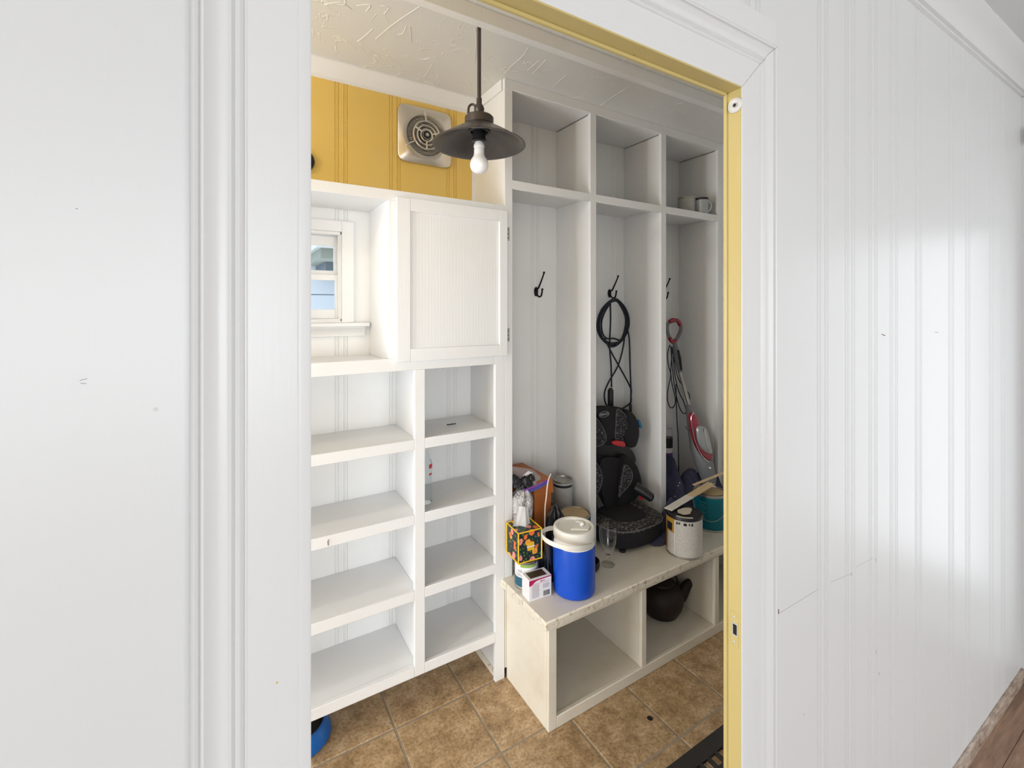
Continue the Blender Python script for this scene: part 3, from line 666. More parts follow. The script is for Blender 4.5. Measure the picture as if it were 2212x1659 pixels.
# ------------------------------------------------------------------ BENCH
be = thing('storage_bench', 'worn white wooden storage bench with open cubbies in front of the lockers', 'bench', (1.8, 1.75, 0))
def bp_(name, *b, bevel=.003): return obj(name, B(*b), M['bench'], be, bevel=bevel)
BF = 1.440
bp_('bench_top', 1.0190, 2.598, 1.424, BY-.001, .405, .44, bevel=.005)
bp_('end_panel', 1.043, 1.062, BF+.019, FY-.001, 0, .405)
bp_('stile', 1.043, 1.083, BF, BF+.019, 0, .405); bp_('stile', 1.5486, 1.580, BF, BF+.019, .046, .385); bp_('stile', 2.066, 2.100, BF, BF+.019, .046, .385); bp_('stile', 2.562, 2.598, BF, BF+.019, 0, .405)
bp_('rail', 1.083, 2.562, BF, BF+.019, 0, .046); bp_('rail', 1.083, 2.562, BF, BF+.019, .385, .405)
bp_('bottom_board', 1.062, 2.598, BF+.019, BY-.001, .026, .042)
bp_('divider', 1.553, 1.572, BF+.019, BY-.001, .042, .405); bp_('divider', 2.072, 2.090, BF+.019, BY-.001, .042, .405)
bp_('side_panel', 1.036, 1.060, FY, BY-.001, .042, .405)

# ------------------------------------------------------------------ PENDANT LAMP
px_, py_ = .738, 1.428
rim_c = Vector((px_, py_, 2.095))
pd = thing('pendant_lamp', 'dark bronze pendant lamp with shallow cone shade and white bulb, unlit', 'lamp', (px_, py_, 2.06))
zr = 2.200
obj('rod', T([(px_, py_, zr+.155), (px_, py_, CZ)], .0068, 12), M['bronze'], pd)
obj('canopy', L([(0, CZ), (.0095, CZ), (.009, CZ-.016), (0, CZ-.016)], 16, (px_, py_, 0)), M['bronze'], pd)
def cone(o=0):
    return
sh = obj('shade', L([(.036, zr+.070), (.048, zr+.066), (.075, zr+.052), (.118, zr+.026), (.150, zr+.004), (.160, zr), (.1615, zr-.003), (.1575, zr-.0035), (.148, zr+.000), (.116, zr+.021), (.074, zr+.046), (.047, zr+.060), (.036, zr+.063), (.036, zr+.070)], 56, (px_, py_, 0)), M['bronze'], pd)
obj('neck_cap', L([(.020, zr+.062), (.047, zr+.066), (.050, zr+.070), (.050, zr+.092), (.046, zr+.097), (.018, zr+.100), (.012, zr+.108), (0, zr+.108)], 40, (px_, py_, 0)), M['bronze'], pd)
obj('swivel', L([(0, zr+.104), (.010, zr+.106), (.017, zr+.116), (.018, zr+.126), (.013, zr+.137), (.0095, zr+.142), (.0095, zr+.160), (0, zr+.160)], 24, (px_, py_, 0)), M['bronze'], pd)
u = Vector((-.8536, .521, 0))
obj('cord_loop', T([Vector((px_, py_, zr+.128))+u*.010, Vector((px_, py_, zr+.140))+u*.022, Vector((px_, py_, zr+.130))+u*.036, Vector((px_, py_, zr+.095))+u*.038, Vector((px_, py_, zr+.075))+u*.038], .0042, 8, n=5), M['bronze'], pd)
obj('socket', L([(0, zr+.062), (.032, zr+.062), (.036, zr+.056), (.030, zr+.050), (.0225, zr+.046), (.022, zr+.018), (.0245, zr+.016), (.0245, zr+.010), (.019, zr+.008), (0, zr+.008)], 28, (px_, py_, 0)), M['socket'], pd)
zb = zr+.010
obj('socket_ring', T([(px_+.034*math.cos(2*PI*i/32), py_+.034*math.sin(2*PI*i/32), zr+.046) for i in range(32)], .0055, 8, True), M['socket'], pd)
obj('bulb', L([(.0135, zb), (.0165, zb-.008), (.0190, zb-.012), (.0190, zb-.020), (.0175, zb-.021), (.0180, zb-.030), (.0185, zb-.044), (.0215, zb-.053), (.0285, zb-.063), (.0320, zb-.076), (.0315, zb-.088), (.0270, zb-.099), (.0190, zb-.106), (.010, zb-.1095), (0, zb-.110)], 32, (px_, py_, 0)), M['bulb'], pd)

# second pendant of the same kind, further left in the mudroom, that carries the lit bulb
pd2 = thing('pendant_lamp', 'lit bronze pendant lamp at the left end of the mudroom, outside the picture', 'lamp', (-1.15, 1.17, 2.4))
obj('rod', T([(-1.15, 1.17, 2.50), (-1.15, 1.17, CZ)], .0068, 10), M['bronze'], pd2)
obj('socket', L([(0, 2.50), (.022, 2.50), (.022, 2.46), (0, 2.46)], 20, (-1.15, 1.17, 0)), M['socket'], pd2)

# ------------------------------------------------------------------ EXHAUST FAN COVER
fn = thing('wall_fan', 'square brushed metal exhaust fan cover with ring grille on the yellow wall', 'exhaust fan', (.775, BY, 2.43))
fx, fz, fy = .774, 2.430, BY-.004
def sqr(r, h=.131, n=64, c=.16):
    out = []
    for i in range(n):
        t = 2*PI*i/n; ct, s_ = math.cos(t), math.sin(t); p = 9
        k = (abs(ct)**p+abs(s_)**p)**(-1/p); out.append((fx+k*h*ct*r, fz+k*h*s_*r))
    return out
bm = bmesh.new(); rings = []
for kind, r, y in (('s', 1.0, fy), ('s', .995, fy-.006), ('s', .97, fy-.009), ('c', .116, fy-.016), ('c', .108, fy-.020), ('c', .094, fy-.018), ('c', .088, fy-.004)):
    q = sqr(r) if kind == 's' else [(fx+r*math.cos(2*PI*i/64), fz+r*math.sin(2*PI*i/64)) for i in range(64)]
    rings.append([bm.verts.new((a, y, b)) for a, b in q])
for a, b in zip(rings, rings[1:]):
    for i in range(64): f = bm.faces.new((a[i], a[(i+1) % 64], b[(i+1) % 64], b[i])); f.smooth = True
obj('cover', bm, M['steel'], fn, recalc=True)
bm = L([(0, 0), (.092, 0), (.092, .001), (0, .001)], 40); bm.transform(Matrix.Translation((fx, fy-.001, fz)) @ Matrix.Rotation(PI/2, 4, 'X')); obj('duct', bm, flat('duct_metal', (.34, .31, .27), .4, .4), fn)
for i in range(21):
    z = -.080+.008*i; hw = math.sqrt(max(.086**2-z*z, 0))
    if hw > .02:
        bm = bmesh.new(); prism(bm, [(fx-hw, fy-.003, fz+z-.002), (fx-hw, fy-.009, fz+z-.0045), (fx-hw, fy-.009, fz+z-.003), (fx-hw, fy-.003, fz+z+.0005)], (2*hw, 0, 0)); obj('louvre', bm, M['chrome'], fn, recalc=True)
def ring(R, r, y): return T([(fx+R*math.cos(2*PI*i/40), y, fz+R*math.sin(2*PI*i/40)) for i in range(40)], r, 8, True)
for R, r in ((.064, .0042), (.045, .0042), (.027, .0050)): obj('grille_ring', ring(R, r, fy-.022), M['steel'], fn)
for a, r0, r1 in ((93, .064, .112), (212, .064, .112), (330, .064, .112), (270, .022, .064), (150, .024, .064), (20, .024, .064)):
    t = math.radians(a); obj('grille_spoke', T([(fx+r0*math.cos(t), fy-.022, fz+r0*math.sin(t)), (fx+r1*math.cos(t), fy-.020, fz+r1*math.sin(t))], .0045, 8), M['steel'], fn)
RF = Matrix.Translation((fx, fy-.020, fz)) @ Matrix.Rotation(PI/2, 4, 'X')
bm = L([(0, 0), (.0205, 0), (.0215, .006), (.019, .009), (0, .009)], 32); bm.transform(RF); hb = obj('hub', bm, M['ink'], fn)
bm = L([(0, .009), (.0085, .009), (.008, .013), (0, .014)], 20); bm.transform(RF); obj('hub_nut', bm, M['steel'], hb)
bm = L([(.0205, .0085), (.0215, .0095), (.0195, .0098), (.0190, .0088)], 32); bm.transform(RF); obj('hub_rim', bm, M['steel'], hb)
# half hidden disc
bm = L([(0, 0), (.045, 0), (.047, .008), (.043, .020), (.030, .028), (0, .030)], 36); bm.transform(Matrix.Translation((.250, BY, 2.232)) @ Matrix.Rotation(PI/2, 4, 'X'))
tag(obj('black_disc', bm, M['black']), 'black round disc half hidden at the left edge of the yellow wall', 'wall fitting')

# ------------------------------------------------------------------ COAT HOOKS
def hook(x, z, label):
    h = thing('coat_hook', label, 'hook', (x, BY, z), 0, 'black double coat hooks in the lockers')
    bm = L([(0, 0), (.0125, 0), (.0135, .003), (.010, .0055), (0, .006)], 20); bm.transform(Matrix.Translation((x, BY-.002, z)) @ Matrix.Rotation(PI/2, 4, 'X') @ Matrix.Diagonal((1, 1.9, 1, 1))); obj('back_plate', bm, M['blackmetal'], h)
    bm = T([(x, BY-.006, z+.008), (x, BY-.028, z+.020), (x+.004, BY-.045, z+.052), (x+.006, BY-.062, z+.083), (x+.006, BY-.068, z+.095)], [.006, .0048, .0042, .004, .0042]*1, 8)
    obj('upper_prong', bm, M['blackmetal'], h)
    bm = T(catmull([(x, BY-.006, z-.008), (x, BY-.030, z-.028), (x+.002, BY-.050, z-.022), (x+.002, BY-.058, z+.006)], 4), .0045, 8); obj('lower_prong', bm, M['blackmetal'], h)
    for c in ((x+.006, BY-.069, z+.098), (x+.002, BY-.059, z+.010)):
        bm = bmesh.new(); bmesh.ops.create_uvsphere(bm, u_segments=12, v_segments=8, radius=.0062, matrix=Matrix.Translation(c)); obj('ball_tip', bm, M['blackmetal'], h)
hook(1.400, 1.722, 'black double coat hook on the empty back of the first locker bay')
hook(1.930, 1.722, 'black double coat hook holding the coiled cord in the middle locker bay')
hook(2.377, 1.722, 'black double coat hook half hidden by the divider above the steam mop')

# ------------------------------------------------------------------ EXTENSION CORD (hung on the middle hook)
cY = BY-.052
ec = thing('extension_cord', 'navy black extension cord coiled on the middle hook, its ends hanging down', 'cord', (1.90, cY, 1.10))
def pp(l, Y=cY, j=0): return [P(x, y, Y-j*.004*(i % 3)) for i, (x, y) in enumerate(l)]
loops = []
for k, (dx0, dx1, dt, db) in enumerate(((0, 0, 0, 0), (3, -3, 3, -4), (5, 2, 1, 4), (1, -5, 5, 2), (9, -2, 2, -14))):
    a = [(1328, 645+dt), (1303+dx0, 664), (1291+dx0, 692), (1292+dx0, 718), (1306+dx0*.5, 738+db*.5), (1325, 745+db), (1344+dx1*.5, 734), (1355+dx1, 710), (1356+dx1, 685), (1345+dx1, 660)]
    loops.append(a)
for k, a in enumerate(loops):
    obj('coil', T([P(x, y, cY-.006*(k % 3)-.004) for x, y in a], .0050, 8, True, 5), M['cord'], ec)
obj('strand', T(pp([(1318, 648), (1319, 690), (1317, 745), (1320, 790), (1321, 836)], cY-.014), .0046, 8, n=5), M['cord'], ec)
obj('strand', T(pp([(1306, 730), (1320, 760), (1345, 805), (1362, 838), (1365, 858), (1360, 872), (1345, 882)], cY-.010), .0046, 8, n=5), M['cord'], ec)
obj('strand', T(pp([(1350, 715), (1346, 750), (1335, 790), (1315, 825), (1306, 848), (1307, 868), (1313, 878)], cY-.018), .0046, 8, n=5), M['cord'], ec)
obj('strand', T(pp([(1353, 705), (1359, 730), (1361, 790), (1363, 850), (1362, 876)], cY-.022), .0046, 8, n=5), M['cord'], ec)
obj('strand', T(pp([(1330, 745), (1345, 728), (1352, 712)], cY-.022), .0038, 8, n=4), M['cord'], ec)
for (x, y0, y1, w) in ((1319, 838, 884, .017), (1362, 872, 892, .0085)):
    a, b = P(x, y0, cY-.02), P(x, y1, cY-.02)
    obj('socket_end', T([a, a+(b-a)*.12, a+(b-a)*.85, b], [w*.45, w, w, w*.8], 12), M['black'], ec)
for dx in (-3, 3):
    obj('plug_blade', T([P(1362+dx*.6, 890, cY-.02), P(1362+dx*.6, 898, cY-.02)], .0012, 6), M['chrome'], ec)

# ------------------------------------------------------------------ BOOSTER CAR SEAT
bs = thing('booster_seat', 'black and grey high-back child booster seat in the middle locker bay', 'car seat', (1.77, 1.80, .44))
cxs = 1.772
def sup(cx, cy, a, b, z, n=40, p=3.0):
    out = []
    for i in range(n):
        t = 2*PI*i/n; c, s_ = math.cos(t), math.sin(t); k = (abs(c)**p+abs(s_)**p)**(-1/p); out.append(Vector((cx+a*k*c, cy+b*k*s_, z)))
    return out
def loft(rings, cap=True):
    bm = bmesh.new(); R = [[bm.verts.new(p) for p in r] for r in rings]; n = len(R[0])
    for a, b in zip(R, R[1:]):
        for i in range(n): f = bm.faces.new((a[i], a[(i+1) % n], b[(i+1) % n], b[i])); f.smooth = True
    if cap: bm.faces.new(R[0][::-1]); bm.faces.new(R[-1]).smooth = True
    return bm
scy = 1.790
bm = loft([sup(cxs, scy, .165, .155, .452), sup(cxs, scy, .188, .178, .458), sup(cxs, scy, .197, .188, .485), sup(cxs, scy, .197, .188, .520), sup(cxs, scy, .190, .182, .536)]); obj('seat_base', bm, M['seatblack'], bs)
bm = loft([sup(cxs, scy, .191, .183, .534), sup(cxs, scy, .186, .178, .546), sup(cxs, scy, .160, .155, .560), sup(cxs, scy+.01, .125, .140, .562), sup(cxs, scy+.015, .105, .128, .548)], True); obj('seat_cushion', bm, M['fleck_seat'], bs)
bm = loft([sup(cxs, scy+.012, .112, .132, .548), sup(cxs, scy+.012, .108, .128, .556), sup(cxs, scy+.012, .06, .07, .553)]); obj('seat_pad', bm, M['seatgrey'], bs)
obj('piping', T([p+Vector((0, 0, .002)) for p in sup(cxs, scy, .191, .183, .540)], .0035, 6, True), M['piping'], bs)
for x, y in ((cxs-.13, scy-.14), (cxs+.13, scy-.14), (cxs-.13, scy+.13), (cxs+.13, scy+.13)):
    obj('foot', L([(0, .4405), (.016, .4405), (.018, .455), (0, .455)], 14, (x, y, 0)), M['black'], bs)
def pl_(pts, Y, th, bulge, name, mat, par=None):
    q_ = [P(x, y, Y) for x, y in pts]
    for v in q_: v.x = max(v.x, 1.572)
    if name.endswith('_pad') or name == 'headrest_pad':
        obj('piping', T([v+Vector((0, -.0015, 0)) for v in catmull(q_, 4, True)], .0022, 6, True), M['piping'], bs)
    return obj(name, pillow(q_, th, bulge=bulge), mat, par or bs)
pl_([(1272, 985), (1300, 972), (1335, 976), (1352, 994), (1352, 1040), (1342, 1080), (1328, 1108), (1285, 1112), (1262, 1080), (1258, 1030)], 1.90, .035, .5, 'backrest', M['seatblack'])
pl_([(1350, 985), (1372, 1000), (1384, 1030), (1384, 1058), (1372, 1080), (1346, 1098), (1335, 1100), (1338, 1040)], 1.845, .045, .35, 'back_wing', M['seatblack'])
pl_([(1350, 1005), (1364, 1018), (1365, 1035), (1355, 1053), (1342, 1066), (1337, 1072), (1342, 1040)], 1.822, .012, .4, 'wing_pad', M['fleck'])
pl_([(1262, 985), (1286, 1000), (1299, 1030), (1298, 1055), (1288, 1080), (1262, 1098), (1250, 1100), (1250, 1040)], 1.845, .045, .35, 'back_wing', M['seatblack'])
pl_([(1273, 990), (1290, 1002), (1300, 1025), (1299, 1045), (1288, 1068), (1268, 1082), (1262, 1050)], 1.822, .012, .4, 'wing_pad', M['fleck'])
pl_([(1300, 992), (1350, 996), (1348, 1030), (1342, 1062), (1330, 1096), (1312, 1100), (1300, 1060)], 1.870, .012, .5, 'back_panel', M['seatgrey'])
pl_([(1290, 955), (1325, 950), (1352, 960), (1370, 980), (1374, 1000), (1352, 996), (1300, 992), (1285, 975)], 1.90, .03, .4, 'shoulder_frame', M['black'])
pl_([(1268, 889), (1295, 879), (1330, 879), (1356, 886), (1368, 905), (1360, 950), (1335, 961), (1300, 961), (1272, 955), (1258, 920)], 1.895, .035, .4, 'headrest', M['seatblack'])
pl_([(1352, 886), (1368, 893), (1378, 915), (1380, 940), (1374, 962), (1366, 968), (1354, 962), (1346, 945), (1356, 920)], 1.825, .05, .35, 'headrest_wing', M['seatblack'])
pl_([(1333, 884), (1347, 892), (1357, 908), (1363, 930), (1360, 947), (1348, 953), (1330, 952), (1330, 915)], 1.828, .012, .45, 'headrest_pad', M['fleck'])
pl_([(1250, 889), (1272, 893), (1288, 903), (1300, 920), (1309, 942), (1304, 958), (1285, 965), (1262, 962), (1250, 930)], 1.828, .012, .45, 'headrest_pad', M['fleck'])
hc = obj('headrest_core', pillow([P(x, y, 1.832) for x, y in ((1284, 886), (1310, 881), (1333, 886), (1336, 920), (1334, 956), (1308, 959), (1304, 930), (1298, 910))], .02, bulge=.3), M['seatblack'], bs)
tab = pl_([(1326, 953), (1342, 953), (1350, 957), (1350, 965), (1338, 964), (1325, 960)], 1.80, .012, .3, 'belt_guide', M['red']); tab['label'] = 'red belt guide'
bt = pl_([(1379, 908), (1382, 908), (1387, 923), (1383, 924)], 1.82, .01, .2, 'side_tag', M['tag']); bt['label'] = 'blue side tag'
lo_ = P(1305, 895, 1.815); hr = Euler((PI/2, 0, 0))
lg = lettering('GRACO', .017, M['silver'], bs, lo_, hr, 'logo', .0006, True)
bm = T([lo_+Vector((.034*math.cos(2*PI*i/36), -.0004, .0145*math.sin(2*PI*i/36))) for i in range(36)], .0011, 6, True); obj('logo_ring', bm, M['silver'], bs)
a0, a1 = P(1372, 1052, 1.80), P(1411, 1078, 1.72)
obj('armrest', T([a0, a0.lerp(a1, .5)+Vector((0, 0, .004)), a0.lerp(a1, .92), a1], [.030, .027, .024, .012], 14), M['black'], bs)
b0, b1 = Vector((1.605, 1.83, .66)), Vector((1.608, 1.765, .61))
obj('armrest', T([b0, b0.lerp(b1, .5), b0.lerp(b1, .92), b1], [.030, .027, .024, .012], 14), M['black'], bs)
bk = obj('buckle', B(*[v for v in (1.925, 1.945, 1.80, 1.812, .575, .625)]), M['red'], bs, bevel=.003); bk['label'] = 'red belt guide'

# ------------------------------------------------------------------ STEAM MOP
sm = thing('steam_mop', 'grey steam mop with dark red body and loop handle, leaning in the third locker bay', 'mop', (2.36, 1.74, .44))
def q(x, y, Y): return P(x, y, Y)
lp_ = [(1453, 694), (1463, 692), (1470, 702), (1470, 715), (1464, 728), (1458, 738), (1450, 737), (1444, 724), (1441, 708), (1444, 698)]
obj('handle_loop', T([q(x, y, 1.965) for x, y in lp_], .0115, 10, True, 4), M['grey'], sm)
obj('handle_grip', T([q(x, y, 1.956) for x, y in ((1446, 695), (1454, 691), (1463, 693), (1469, 702))], .0125, 8, n=4), M['darkred'], sm)
obj('handle_trim', T([q(x, y, 1.958) for x, y in ((1446, 730), (1452, 738), (1459, 735))], .0125, 8, n=4), M['darkred'], sm)
obj('upper_shaft', T([q(1457, 738, 1.96), q(1460, 756, 1.955), q(1465, 780, 1.94), q(1470, 806, 1.925)], [.014, .018, .019, .014], 12), M['grey'], sm)
obj('shaft_panel', T([q(1465, 756, 1.93), q(1469, 775, 1.92), q(1472, 800, 1.905)], [.006, .008, .006], 8), M['black'], sm)
obj('pole', T([q(1469, 804, 1.925), q(1490, 880, 1.865)], .0125, 14), M['tin'], sm)
obj('body', T([q(1487, 876, 1.865), q(1492, 900, 1.84), q(1498, 930, 1.82), q(1507, 965, 1.79), q(1521, 1000, 1.76), q(1530, 1030, 1.745), q(1531, 1060, 1.745)], [.018, .026, .034, .046, .052, .046, .036], 18), M['grey'], sm)
obj('lower_neck', T([q(1531, 1055, 1.745), Vector((2.36, 1.75, .47))], [.034, .026], 14), M['grey'], sm)
obj('mop_head', loft([sup(2.40, 1.80, .12, .06, .441), sup(2.40, 1.80, .125, .065, .450), sup(2.40, 1.80, .11, .05, .472), sup(2.38, 1.78, .03, .03, .485)]), M['grey'], sm)
rd = [(1497, 892), (1505, 900), (1515, 925), (1530, 960), (1540, 985), (1540, 993), (1532, 996), (1517, 983), (1504, 958), (1496, 925), (1493, 903)]
obj('red_shell', pillow([q(x, y, 1.715) for x, y in rd], .022, bulge=.3), M['darkred'], sm)
obj('chrome_edge', T([q(x, y, 1.708) for x, y in ((1498, 891), (1493, 903), (1495, 925), (1503, 958), (1516, 984), (1531, 998))], .0028, 8, n=5), M['chrome'], sm)
tk = obj('water_tank', pillow([q(x, y, 1.70) for x, y in ((1507, 925), (1518, 921), (1527, 928), (1535, 960), (1539, 978), (1533, 981), (1520, 972), (1510, 955))], .03, bulge=.5), M['silver'], sm)
obj('tank_label', pillow([q(x, y, 1.682) for x, y in ((1523, 928), (1528, 931), (1537, 965), (1538, 979), (1532, 972), (1525, 945))], .006, bulge=.1), M['label_grey'], tk)
bm = bmesh.new(); bmesh.ops.create_uvsphere(bm, u_segments=14, v_segments=10, radius=.0085, matrix=Matrix.Translation(q(1533, 1011, 1.695))); obj('knob', bm, M['chrome'], sm)
obj('cord_hook', T([q(1481, 922, 1.84), q(1488, 928, 1.82)], [.006, .010], 8), M['grey'], sm)
for pts in ([(1447, 745), (1442, 765), (1444, 790), (1449, 810), (1443, 840), (1442, 865), (1448, 880), (1456, 878), (1459, 862), (1452, 830), (1449, 800), (1452, 760), (1450, 748)],
            [(1449, 748), (1452, 790), (1458, 840), (1466, 875), (1475, 892), (1482, 890), (1478, 870), (1466, 845), (1458, 810), (1454, 770)],
            [(1452, 750), (1457, 780), (1464, 815), (1476, 835), (1488, 850), (1490, 866)],
            [(1460, 830), (1462, 900), (1465, 950), (1466, 1032)]):
    obj('power_cord', T([q(x, y, 1.93) for x, y in pts], .0032, 7, n=4), M['cord'], sm)

# tall bottle behind the divider
bo = thing('spray_bottle', 'tall clear bottle with purple and green label beside the steam mop', 'bottle', (2.325, 1.955, .44))
obj('body', L([(0, 0), (.030, 0), (.034, .01), (.034, .40), (.033, .435), (.030, .445), (0, .445)], 24, (2.325, 1.955, .44)), M['film'], bo)
for nm, z0, z1, m in (('black_band', .33, .39, 'ink'), ('white_band', .30, .33, 'paper'), ('purple_band', .24, .30, 'purple'), ('dark_band', .19, .24, 'ink'), ('green_band', .13, .19, 'green'), ('dark_base', .0, .13, 'ink')):
    obj(nm, L([(.0345, z0), (.0350, z0), (.0350, z1), (.0345, z1)], 24, (2.325, 1.955, .44)), M[m], bo)

# ------------------------------------------------------------------ NAVY CLOTH
def heap(c, a, b, h, seed, n=56, m=22, lean=(0, 0), fold=.16, pw=1.7):
    bm = bmesh.new(); rings = []
    for j in range(m+1):
        t = j/m; rr = (1-t**pw)**.62 if t < 1 else 0; z = h*t
        ring_ = []
        for i in range(n):
            an = 2*PI*i/n
            k = 1+fold*noise.noise(Vector((math.cos(an)*2.4+seed, math.sin(an)*2.4, t*1.4)))*1.6+.10*math.sin(an*7+seed+3*t)*(1-t*.6)+.05*noise.noise(Vector((math.cos(an)*7, math.sin(an)*7+seed, t*6)))
            ring_.append(bm.verts.new((c[0]+lean[0]*t+a*rr*k*math.cos(an), c[1]+lean[1]*t+b*rr*k*math.sin(an), c[2]+z+.012*noise.noise(Vector((an*3, t*8, seed)))*(1 if j else 0))))
        rings.append(ring_)
    for p_, q_ in zip(rings, rings[1:]):
        for i in range(n): f = bm.faces.new((p_[i], p_[(i+1) % n], q_[(i+1) % n], q_[i])); f.smooth = True
    bm.faces.new(rings[0][::-1]); return bm
nc = thing('navy_jacket', 'crumpled navy cloth jacket with snap buttons heaped behind the paint cans', 'clothing', (2.15, 1.78, .44))
def cloth_h(x, y):
    h = .262*math.exp(-(((x-2.215)/.085)**2)-((y-1.85)/.12)**2)
    h = max(h, .235*math.exp(-(abs((x-2.40)/.17)**3)-((y-1.80)/.085)**2)*(.62+.38*min(1, abs(x-2.40)/.09)))
    h = max(h, .20*math.exp(-(((x-2.505)/.07)**2)-((y-1.745)/.055)**2))
    h = max(h, .12*math.exp(-(((x-2.05)/.085)**2)-((y-1.70)/.045)**2))
    h = max(h, .028*math.exp(-(((x-1.90)/.10)**4)-((y-1.620)/.034)**2))
    d = math.hypot(x-2.2, y-1.85); an = math.atan2(y-1.95, x-2.2)
    f = 1+.16*math.sin(an*9+d*9)+.20*noise.noise(Vector((x*9, y*11, .3)))+.16*noise.noise(Vector((x*24, y*24, 2.3)))+.10*abs(noise.noise(Vector((x*34+y*22, y*14, 5.3))))*2
    h *= f
    if y > 1.745: h *= max(0, min(1, (x-2.088)/.03))
    if x > 2.5: h *= max(0, min(1, (2.556-x)/.03))
    if math.hypot(x-2.252, y-1.600) < .10: h = 0
    if math.hypot(x-1.903, y-1.495) < .092: h = 0
    return h
bm = bmesh.new(); NX, NY = 150, 84; g_ = []
for j in range(NY):
    g_.append([(1.80+.77*i/(NX-1), 1.57+.46*j/(NY-1)) for i in range(NX)])
hh_ = [[cloth_h(*p) for p in row] for row in g_]; vv = {}
def gv(i, j):
    if (i, j) not in vv:
        x, y = g_[j][i]; vv[(i, j)] = bm.verts.new((x, y, .4405+max(0, hh_[j][i])))
    return vv[(i, j)]
for j in range(NY-1):
    for i in range(NX-1):
        if max(hh_[j][i], hh_[j][i+1], hh_[j+1][i], hh_[j+1][i+1]) > .010:
            f = bm.faces.new((gv(i, j), gv(i+1, j), gv(i+1, j+1), gv(i, j+1))); f.smooth = True
obj('cloth', bm, M['denim'], nc)
for (x, y) in ((1458, 1004), (1465, 1013), (1468, 1006)):
    pq = P(x, y+8, 1.775); pq.z = .4405+cloth_h(pq.x, pq.y)+.002; bm = bmesh.new(); bmesh.ops.create_uvsphere(bm, u_segments=8, v_segments=6, radius=.005, matrix=Matrix.Translation(pq)); obj('snap', bm, M['chrome'], nc)

# ------------------------------------------------------------------ CANS
def can(name, label, c, r, h, side, z=.44, group=None, lid=None, flip=False, rz=0):
    o = thing(name, label, 'can', (c[0], c[1], z), rz, group)
    p0 = (c[0], c[1], z)
    pr = [(0, .002), (r-.003, .002), (r-.003, 0), (r+.0015, 0), (r+.0018, .005), (r, .007), (r, h-.008), (r+.0018, h-.006), (r+.0018, h-.001), (r, h), (r-.004, h), (r-.006, h-.006), (r-.016, h-.006), (r-.017, h-.0035)]
    obj('can_body', L(pr+[(0, h-.0035)], 44, p0), M['tin'], o)
    obj('label_band', L([(r+.0002, .010), (r+.0007, .010), (r+.0007, h-.012), (r+.0002, h-.012)], 44, p0), M[side], o)
    return o, p0
def patch(p0, r, a0, a1, z0, z1, n=14, t=.0012):
    """curved patch on a can, angles in degrees measured in plan"""
    bm = bmesh.new(); A = [math.radians(a0+(a1-a0)*i/n) for i in range(n+1)]
    lo = [bm.verts.new((p0[0]+(r+t)*math.cos(a), p0[1]+(r+t)*math.sin(a), p0[2]+z0)) for a in A]
    hi = [bm.verts.new((p0[0]+(r+t)*math.cos(a), p0[1]+(r+t)*math.sin(a), p0[2]+z1)) for a in A]
    for i in range(n): f = bm.faces.new((lo[i], lo[i+1], hi[i+1], hi[i])); f.smooth = True
    return bm
def around(text, p0, r, a_mid, z, size, mat, par, name='lettering'):
    """short lettering bent round a can"""
    cu = bpy.data.curves.new(name, 'FONT'); cu.body = text; cu.size = size; cu.align_x = 'CENTER'; cu.extrude = .0002
    t = bpy.data.objects.new(name, cu); COL.objects.link(t); me = bpy.data.meshes.new_from_object(t.evaluated_get(bpy.context.evaluated_depsgraph_get())); bpy.data.objects.remove(t)
    for v in me.vertices:
        a = math.radians(a_mid)+v.co.x/r; v.co = Vector((p0[0]+(r+.0017+v.co.z)*math.cos(a), p0[1]+(r+.0017+v.co.z)*math.sin(a), p0[2]+z+v.co.y))
    me.transform(wmat(par).inverted()); me.materials.clear(); me.materials.append(mat); o = bpy.data.objects.new(name, me); COL.objects.link(o); o.parent = par
# gallon can with spilled lid
gc = (1.903, 1.495); o, p0 = can('paint_can', 'gallon paint can with printed white label and black lid with beige spill, at bench edge', gc, .083, .190, 'label')
obj('lid', L([(0, .1905), (.070, .1905), (.074, .194), (.083, .195), (.0855, .190), (.0855, .182), (.083, .182), (.080, .1935)][:6]+[(.0835, .181)], 44, p0), M['black'], o)
sa = math.degrees(math.atan2(-gc[1], -gc[0]))      # direction to the viewer's side
op = obj('orange_print', patch(p0, .083, sa-78, sa-32, .112, .180), flat('ochre_print', (.50, .27, .03), .45), o)
obj('orange_print', patch(p0, .083, sa-86, sa-66, .02, .112), flat('ochre_print_dark', (.36, .17, .03), .45), o)
obj('black_dot', patch(p0, .083, sa-66, sa-40, .120, .158, t=.0016), M['ink'], o)
obj('white_seam', patch(p0, .083, sa-32, sa-29, .012, .17, t=.0016), M['paper'], o)
for k, (a0, a1) in enumerate(((-25, -20), (-18, -12), (-2, 8), (14, 18), (22, 28))):
    obj('pictogram', patch(p0, .083, sa+a0, sa+a1, .160+.003*(k % 2), .172, 4, .0016), M['ink'], o)
bm = bmesh.new(); pts_ = []
for i in range(48):
    t = 2*PI*i/48; r = .042*(1+.12*math.sin(2*t+.4)+.10*math.sin(3*t+1)+.04*math.sin(7*t)); pts_.append((p0[0]+.006+1.05*r*math.cos(t), p0[1]+r*.72*math.sin(t), p0[2]+.1945))
prism(bm, pts_, (0, 0, .0016)); obj('paint_spill', bm, M['beige'], o, recalc=True)
bm = bmesh.new(); pts_ = [(p0[0]+.079*math.cos(math.radians(a)), p0[1]+.079*math.sin(math.radians(a)), p0[2]+.1952) for a in range(190, 251, 6)]+[(p0[0]+.068*math.cos(math.radians(a)), p0[1]+.068*math.sin(math.radians(a)), p0[2]+.1952) for a in range(250, 189, -10)]
prism(bm, pts_, (0, 0, .0012)); obj('paint_spill', bm, M['beige'], o, recalc=True)
